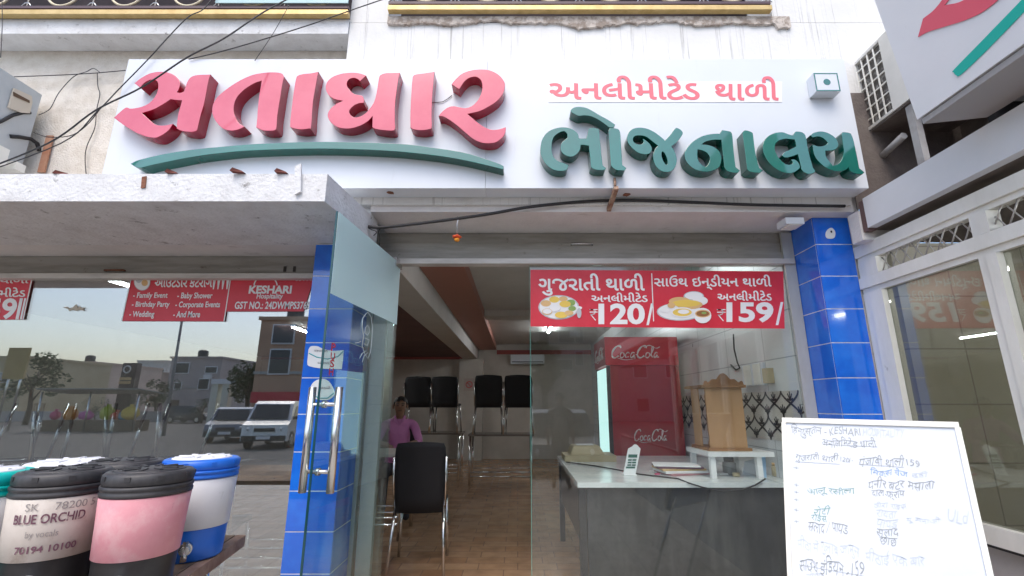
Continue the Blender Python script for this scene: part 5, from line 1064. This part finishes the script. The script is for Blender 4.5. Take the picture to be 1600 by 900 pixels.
# ceiling tube lamps of the dining room
def lamp(x, y, z, label, e=9., ln=.6):
    t = thing('tube_light', label, 'lamp', (x, y, z), 'tube lights of the dining room')
    MB().box(x - .03, x + .03, y - ln, y + ln, z - .02, z).build('housing', 'white_vinyl', t); MB().tube([(x, y - ln + .03, z - .035), (x, y + ln - .03, z - .035)], .013, 10).build('tube', mat('tube_glow', (.9, .95, 1), .4, emit=(.93, .97, 1.), es=e), t)
lamp(1.30, 3.75, 2.595, 'glowing tube light on the ceiling over the cash counter', 55.); lamp(-3.2, 7.2, 2.298, 'glowing tube light on the dark ceiling panel at the left', 55.); lamp(.6, 8.6, 2.599, 'glowing tube light on the far ceiling beyond the doorway', 55.); lamp(-3.6, 4.2, 2.298, 'added fill tube light above the tables behind the dark left glass', 18.); lamp(3.3, 1.2, 2.12, 'added fill tube light on the kitchen ceiling behind the wing windows', 60.)  # left-glass and kitchen tubes are unseen, added to brighten those rooms
# ------------------------------------------------------------------ the street opposite (seen mirrored in the shop glass)
def street_block(name, label, px0, px1, ytop, D, depth, wallm, wins, storeys=2, parapet=None, G=2.95):
    a, b = mirror(px0, ytop, D, G), mirror(px1, ytop, D, G); x0, x1 = sorted((a.x, b.x)); y = a.y; zt = max(a.z, 2)
    t = thing(name, label, 'building', ((x0 + x1) / 2, y - depth / 2, -.42), 'buildings across the street')
    MB().box(x0, x1, y - depth, y, -.42, zt).build('wall', wallm, t)
    MB().box(x0 - .15, x1 + .15, y - depth, y + .15, zt, zt + .25).build('parapet', parapet or wallm, t)
    for px, py, w, h in wins:
        c = mirror(px, py, D, G); s = D / FPX * 1.05
        fr = MB().box(c.x - w * s / 2 - .1, c.x + w * s / 2 + .1, y + .01, y + .10, c.z - h * s / 2 - .1, c.z + h * s / 2 + .1).build('window', 'white_vinyl', t)
        MB().box(c.x - w * s / 2, c.x + w * s / 2, y + .101, y + .13, c.z - h * s / 2, c.z + h * s / 2).build('pane', mat('far_pane', (.05, .06, .07), .15), fr)
    for k in range(1, storeys): zz_ = -.42 + (zt + .42) * k / storeys; MB().box(x0 - .06, x1 + .06, y + .002, y + .08, zz_ - .1, zz_ + .1).build('floor_band', 'guide', t)
    MB().box(x0 + (x1 - x0) * .12, x0 + (x1 - x0) * .12 + 1.1, y + .003, y + .12, -.42, 1.75).build('door', 'bench_wood', t)
    c_ = x0 + (x1 - x0) * .72; MB().box(c_, c_ + .9, y + .005, y + .42, zt * .62, zt * .62 + .6).bevel(.03).build('air_conditioner_box', 'white_vinyl', t)
    return t
bm = lambda n, c, v: mat(n, tuple(min(.75, x * 1.5) for x in c), .85, var=tuple(min(.75, x * 1.5) for x in v), vs=.6)
street_block('house', 'two storey grey brown house with a wide dark window across the street', 268, 347, 560, 62, 12, bm('house_grey', (.34, .29, .27), (.30, .25, .24)), [(283, 575, 22, 14), (330, 578, 16, 8), (278, 603, 9, 8), (318, 600, 14, 14)])
street_block('house', 'low pinkish house beside the dark pylon sign across the street', 70, 145, 567, 70, 14, bm('house_pink', (.48, .36, .30), (.42, .31, .26)), [(95, 590, 10, 9), (120, 590, 10, 9)])
street_block('house', 'pale far house between the pylon sign and the pole across the street', 215, 262, 565, 95, 14, bm('house_pale', (.52, .48, .44), (.46, .42, .38)), [(226, 580, 7, 6), (240, 580, 7, 6), (252, 580, 7, 6)])
street_block('house', 'brown gabled house behind the pylon sign across the street', 148, 212, 580, 80, 14, bm('house_brown', (.27, .20, .17), (.22, .16, .14)), [(165, 600, 10, 9)])
sb = street_block('shop_building', 'orange brown shop block with red shopfront across the street', 408, 520, 500, 34, 10, bm('shop_ochre', (.40, .25, .16), (.34, .21, .14)), [(443, 522, 30, 26), (437, 565, 28, 34)])
c = mirror(440, 618, 33.6); MB().box(c.x - 2.2, c.x + 2.8, c.y - .15, c.y, c.z - .5, c.z + .25).build('shop_board', 'red_vinyl', sb)
street_block('apartment_building', 'pale apartment block with balconies mirrored in the right glass', 780, 930, 455, 42, 12, bm('flats_beige', (.44, .36, .29), (.39, .31, .25)), [(850, 525, 14, 22), (885, 525, 22, 18), (905, 525, 10, 18), (850, 570, 14, 14), (880, 570, 26, 14), (905, 560, 10, 20)], G=2.968)
street_block('apartment_building', 'grey apartment block mirrored behind the fridge in the right glass', 960, 1180, 470, 48, 12, bm('flats_grey', (.36, .34, .33), (.31, .29, .28)), [(1000, 530, 18, 18), (1050, 530, 18, 18), (1100, 530, 18, 18), (1000, 580, 18, 18), (1050, 580, 18, 18)], G=2.968)
street_block('house', 'low ochre house at the far left across the street', -120, 45, 560, 48, 10, bm('house_ochre', (.42, .34, .22), (.36, .29, .18)), [(-40, 590, 14, 12), (5, 590, 14, 12)])
# pylon sign, hoarding, pole
a, b = mirror(175, 650, 45), mirror(214, 567, 45)
PS = thing('pylon_sign', 'dark red and black pylon sign with a white ring across the street', 'sign', ((a.x + b.x) / 2, a.y, -.42))
MB().box(min(a.x, b.x), max(a.x, b.x), a.y - .6, a.y, -.42, b.z).bevel(.03).build('slab', mat('pylon_dark', (.05, .02, .025), .4), PS)
c = mirror(198, 577, 45); mb = MB(); mb.tube([(c.x + .32 * math.cos(t), a.y + .03, c.z + .32 * math.sin(t)) for t in [2 * math.pi * k / 24 for k in range(24)]], .06, 6, closed=True); mb.build('ring', 'white_vinyl', PS)
MB().box(c.x - .55, c.x + .55, a.y + .001, a.y + .03, c.z - 1.0, c.z - .75).box(c.x - .55, c.x + .55, a.y + .001, a.y + .03, c.z - 1.35, c.z - 1.1).build('sign_band', 'food_tan', PS)
a, b = mirror(0, 592, 30), mirror(46, 543, 30)
HO = thing('hoarding', 'yellow advertising hoarding on posts across the street', 'sign', ((a.x + b.x) / 2, a.y, -.42)); MB().box(min(a.x, b.x), max(a.x, b.x), a.y - .1, a.y, a.z, b.z).build('board', mat('hoarding_yellow', (.50, .36, .13), .6, var=(.45, .31, .12), vs=2), HO)
for x in (a.x + .3, b.x - .3): MB().tube([(x, a.y - .15, -.42), (x, a.y - .15, b.z)], .06, 8).build('post', 'steel', HO)
p0, p1 = mirror(252, 690, 26), mirror(283, 500, 26)
MB().tube([(p0.x, p0.y, -.42), (p1.x, p1.y, p1.z)], [.09, .06], 10).build('street_pole', mat('pole_grey', (.22, .21, .21), .6), None, label='leaning grey pole across the street seen in the left glass', cat='pole')
a, b = mirror(322, 650, 40), mirror(362, 600, 40)
KI = thing('kiosk', 'small pale kiosk with a white name board across the street', 'kiosk', ((a.x + b.x) / 2, a.y, -.42)); x0_, x1_ = min(a.x, b.x), max(a.x, b.x)
for x in (x0_ + .3, x1_ - .5): MB().box(x - .28, x + .28, a.y - .6, a.y, -.42, b.z).build('pier', bm('kiosk_cream', (.55, .50, .42), (.5, .45, .38)), KI)
MB().box(x0_, x1_ + .3, a.y - .7, a.y + .1, b.z, b.z + .42).build('name_board', 'white_vinyl', KI)
# trees
LEAF = [mat('leaf_dark', (.035, .075, .025), .6), mat('leaf_mid', (.06, .115, .035), .6), mat('leaf_light', (.10, .16, .05), .6)]
BARK = mat('bark', (.12, .085, .06), .9, bump=.6, bs=15)
def tree(px, pytop, D, w, label, nl=2600, G=2.95):
    c = mirror(px, 632, D, G); top = mirror(px, pytop, D, G).z; h = top + .42; rnd = random.Random(px)
    t = thing('tree', label, 'tree', (c.x, c.y, -.42), 'street trees across the road')
    mb = MB(); mb.tube([(c.x, c.y, -.42), (c.x + .08, c.y, -.42 + h * .22), (c.x - .05, c.y + .1, -.42 + h * .45), (c.x + .1, c.y, -.42 + h * .7)], [h * .035, h * .028, h * .02, h * .008], 10)
    for k in range(6):
        a = k * 1.05; mb.tube([(c.x, c.y, -.42 + h * (.28 + .05 * k)), (c.x + w * .3 * math.cos(a), c.y + w * .3 * math.sin(a), -.42 + h * (.5 + .06 * k))], [h * .014, h * .005], 6)
    mb.build('trunk', BARK, t)
    cl = [(Vector((rnd.gauss(0, .24) * w, rnd.gauss(0, .24) * w, -.42 + h * rnd.uniform(.42, .92))), w * rnd.uniform(.14, .24)) for _ in range(16)]
    mb = MB()
    for _ in range(nl):
        q, r_ = rnd.choice(cl); d = Vector((rnd.gauss(0, 1), rnd.gauss(0, 1), rnd.gauss(0, 1))).normalized() * r_ * rnd.uniform(.5, 1.1) ** .6; p = Vector((c.x, c.y, 0)) + q + d
        u = Vector((rnd.gauss(0, 1), rnd.gauss(0, 1), rnd.gauss(0, 1))).normalized(); v = u.orthogonal().normalized(); s = h * .022 * rnd.uniform(.7, 1.5)
        mb.face([p - u * s, p + v * s * .5, p + u * s, p - v * s * .5], rnd.choice((0, 0, 1, 1, 2)))
    mb.build('crown', LEAF, t, normals=False); return t
tree(385, 548, 36, 3.4, 'dense dark tree standing beside the shop block across the street'); tree(45, 545, 40, 3.0, 'thin tree beside the yellow hoarding across the street', 1400); tree(243, 590, 48, 2.6, 'small tree at the foot of the leaning pole across the street', 1400); tree(118, 600, 60, 3.2, 'low tree in front of the pinkish house across the street', 1400); tree(850, 500, 30, 2.6, 'young tree mirrored in the right glass', 1400, 2.968)
# parked vehicles
def vehicle(px, pyroof, D, L, Wd, H, col, label, name, cat, rz, van=False, G=2.95):
    c = mirror(px, 632, D, G); z0 = -.42
    t = thing(name, label, cat, (c.x, c.y, z0), 'vehicles parked across the street'); rm = Matrix.Rotation(rz, 3, 'Z'); T = lambda x, y, z: Vector((c.x, c.y, z0)) + rm @ Vector((x, y, z))
    pr = [(-L / 2, .30), (-L / 2, H * .55), (-L / 2 + .12, H * .60), (-L * .36, H * .97), (-L * .28, H), (L * .16, H), (L * .24, H * .95), (L * .34, H * .62), (L / 2 - .1, H * .52), (L / 2, H * .38), (L / 2, .26)]
    if van: pr = [(-L / 2, .30), (-L / 2, H * .9), (-L / 2 + .1, H), (L * .2, H), (L * .27, H * .94), (L * .40, H * .58), (L / 2 - .05, H * .50), (L / 2, .3)]
    m = mat('car_paint', col, .25, metal=.2, coat=.6)
    mb = MB(); mb.prism([T(x, -Wd / 2, z) for x, z in pr], rm @ Vector((0, Wd, 0)))
    for v in mb.b.verts:
        hgt = v.co.z - z0; k = 1 - .13 * max(0, (hgt - H * .55) / (H * .45)); l = rm.inverted() @ (v.co - Vector((c.x, c.y, z0))); v.co = T(l.x, l.y * k, l.z)
    mb.bevel(.11, 4).build('body', m, t)
    for x_, s__ in ((L / 2 + .01, 1), (-L / 2 - .01, -1)): MB().obox(T(x_, 0, .40), rm @ Vector((.05, 0, 0)), rm @ Vector((0, Wd * .47, 0)), (0, 0, .09)).bevel(.03, 2).build('bumper', 'black_plastic', t)
    MB().obox(T(L / 2 + .005, 0, H * .40), rm @ Vector((.03, 0, 0)), rm @ Vector((0, Wd * .22, 0)), (0, 0, .06)).build('radiator_grille', 'black_plastic', t); MB().obox(T(L / 2 + .065, 0, .42), rm @ Vector((.008, 0, 0)), rm @ Vector((0, .24, 0)), (0, 0, .055)).build('number_plate', 'white_vinyl', t)
    for s__ in (-1, 1): MB().ball(T(L * .25, s__ * (Wd / 2 + .05), H * .64), .09, 0, (.6, 1, .8)).build('wing_mirror', 'black_plastic', t)
    gm = mat('car_glass', (.02, .025, .03), .08)
    for s in (-1, 1):
        k = 1 - .13 * .5; y = s * (Wd / 2 * k + .02)
        w = [(-L * .33, H * .62), (-L * .27, H * .90), (L * .13, H * .90), (L * .26, H * .64)] if not van else [(-L * .42, H * .58), (-L * .42, H * .88), (L * .18, H * .88), (L * .32, H * .60)]
        MB().prism([T(x, s * (Wd / 2 * (1 - .13 * max(0, (z - H * .55) / (H * .45))) + .012), z) for x, z in w], rm @ Vector((0, -s * .02, 0))).build('side_window', gm, t)
    f0, f1 = ((L * .345, H * .63), (L * .255, H * .92)) if not van else ((L * .395, H * .62), (L * .285, H * .92))
    MB().prism([T(f0[0] + .03, -Wd * .42, f0[1]), T(f0[0] + .03, Wd * .42, f0[1]), T(f1[0] + .03, Wd * .38, f1[1]), T(f1[0] + .03, -Wd * .38, f1[1])], rm @ Vector((.01, 0, .01))).build('windscreen', gm, t)
    for s in (-1, 1):
        MB().ball(T(L / 2 - .04, s * Wd * .36, H * .42), .1, 0, (.5, 1, .7)).build('headlight', 'white_vinyl', t)
        for x in (-L * .31, L * .32):
            w = MB().tube([T(x, s * (Wd / 2 - .16), .31), T(x, s * (Wd / 2 + .01), .31)], .31, 20).build('wheel', 'black_plastic', t); MB().tube([T(x, s * (Wd / 2 - .05), .31), T(x, s * (Wd / 2 + .02), .31)], .18, 16).build('rim', 'steel', w)
    return t
vehicle(440, 630, 20, 3.7, 1.6, 1.75, (.62, .63, .65), 'white van parked across the street seen in the left glass', 'parked_van', 'van', R(80), True)
vehicle(376, 635, 23, 3.9, 1.65, 1.5, (.20, .21, .23), 'dark grey car parked beside the white van across the street', 'parked_car', 'car', R(75))
vehicle(860, 640, 12.5, 3.9, 1.65, 1.5, (.10, .11, .13), 'dark car mirrored low in the right glass pane', 'parked_car', 'car', R(85), G=2.968)
vehicle(300, 640, 44, 4.0, 1.7, 1.5, (.06, .05, .055), 'black car in front of the grey brown house across the street', 'parked_car', 'car', R(5))
MB().box(-60, 40, -42, -41.6, -.42, .55).build('boundary_wall', bm('far_wall', (.36, .33, .30), (.30, .27, .25)), None, label='low grey boundary wall along the far side of the street', cat='wall')
# standing man whose reflection shows in the right glass
J2 = dict(pelvis=((0, 0, .95), (.15, .10)), waist=((0, 0, 1.08), (.14, .10)), chest=((0, 0, 1.28), (.165, .115)), upper=((0, 0, 1.41), (.12, .08)), neck=((0, -.01, 1.49), .052), jaw=((0, -.03, 1.545), (.056, .062)), skull=((0, -.025, 1.615), (.075, .09)), crown=((0, -.015, 1.675), (.058, .07)))
B2 = [('pelvis', 'waist'), ('waist', 'chest'), ('chest', 'upper'), ('upper', 'neck'), ('neck', 'jaw'), ('jaw', 'skull'), ('skull', 'crown')]
for s, n in ((-1, 'l'), (1, 'r')):
    J2['sh' + n] = ((s * .18, 0, 1.38), .062); J2['el' + n] = ((s * .235, .02, 1.10), .046); J2['wr' + n] = ((s * .235, -.05, .86), .031); J2['hip' + n] = ((s * .095, 0, .88), .085); J2['kn' + n] = ((s * .12, -.01, .48), .060); J2['an' + n] = ((s * .13, .02, .08), .042); J2['to' + n] = ((s * .15, -.13, .035), .036)
    B2 += [('upper', 'sh' + n), ('sh' + n, 'el' + n), ('el' + n, 'wr' + n), ('pelvis', 'hip' + n), ('hip' + n, 'kn' + n), ('kn' + n, 'an' + n), ('an' + n, 'to' + n)]
    hand(J2, B2, 'wr' + n, (s * .235, -.055, .835), (0, -.15, -1), (0, 1, 0), (-s, 0, 0))
c = mirror(876, 700, 9.3, 2.968)
P2 = thing('person', 'man in a grey shirt standing on the pavement, seen only mirrored in the right glass', 'person', (c.x, c.y, -.3))
P2l = (c.x, c.y, -.3); rz2 = R(180)
P2l = (c.x, c.y, -.30)
body(J2, B2, P2, lambda q: 1 if (q.z > 1.475 or (abs(q.x) > .18 and q.z < 1.06)) else (2 if q.z < .95 else 0), [SHIRT2, SK, PANT], P2l, rz2)
head_parts(P2, (0, -.025, 1.605), None, P2l, rz2, 1.)

# market stall with bright cloth bundles across the street, people beside it
a, b = mirror(60, 612, 30), mirror(222, 612, 30); xa, xb = min(a.x, b.x), max(a.x, b.x); ya = a.y
MS = thing('market_stall', 'long market stall with a grey sheet roof across the street', 'stall', ((xa + xb) / 2, ya, -.42))
MB().obox(((xa + xb) / 2, ya - .8, a.z + .05), ((xb - xa) / 2, 0, 0), (0, 1.1, .12), (0, 0, .03)).build('sheet_roof', mat('sheet_grey', (.30, .33, .33), .6, var=(.24, .26, .26), vs=2), MS)
for x in (xa + .2, (xa + xb) / 2, xb - .2): MB().tube([(x, ya, -.42), (x, ya, a.z)], .05, 8).build('post', 'steel', MS)
MB().box(xa + .3, xb - .3, ya - 1.4, ya - .3, -.42, .25).build('counter', 'bench_wood', MS)
hues = [((.65, .06, .22), 'crimson'), ((.75, .30, .04), 'orange'), ((.12, .10, .45), 'violet'), ((.60, .08, .40), 'magenta'), ((.55, .60, .08), 'lime green'), ((.70, .12, .06), 'scarlet'), ((.05, .30, .45), 'teal blue'), ((.78, .55, .08), 'yellow')]
for k, (h_, nm) in enumerate(hues):
    x = xa + .9 + (xb - xa - 1.8) * k / 7; mb = MB(); q_ = random.uniform(.6, 1.15); x += random.uniform(-.35, .35); mb.ball((x, ya - .7, .25 + .36 * q_), .42 * q_, 0, (random.uniform(.8, 1.5), .8, random.uniform(.7, 1.1)), 3)
    for v in mb.b.verts: v.co += Vector((random.uniform(-.03, .03), random.uniform(-.03, .03), random.uniform(-.03, .03))); v.co.z = max(v.co.z, .252)
    mb.tube([(x, ya - .7, .25 + .6 * q_), (x + .03, ya - .7, .25 + .85 * q_)], [.05, .12], 8)
    mb.build('cloth_bundle', mat('cloth', h_, .8, bump=.4, bs=8), None, label=f'{nm} cloth bundle on the market stall counter across the street', cat='bundle', group='bright bundles on the market stall')
# rooftop clutter of the houses
for px, py, D, lab in ((300, 560, 62, 'black water tank on the roof of the grey brown house'), (120, 567, 70, 'black water tank on the roof of the pinkish house'), (440, 500, 34, 'black water tank on the roof of the ochre shop block')):
    c = mirror(px, py, D); MB().lathe([(.6, c.z + .26), (.62, c.z + .4), (.62, c.z + 1.1), (.5, c.z + 1.25), (.2, c.z + 1.35)], c.x, c.y - 2, 20).build('water_tank', 'black_plastic', None, label=lab, cat='water tank', group='roof tanks across the street')

for px, yt, D, w, lab in ((150, 622, 40, 1.6, 'low round bush left of the leaning pole across the street'), (205, 618, 42, 1.8, 'low bush under the pylon sign across the street'), (318, 620, 43, 1.5, 'low bush beside the kiosk across the street'), (-20, 615, 38, 2.0, 'wide bush at the far left across the street')):
    tree(px, yt, D, w, lab, 700)
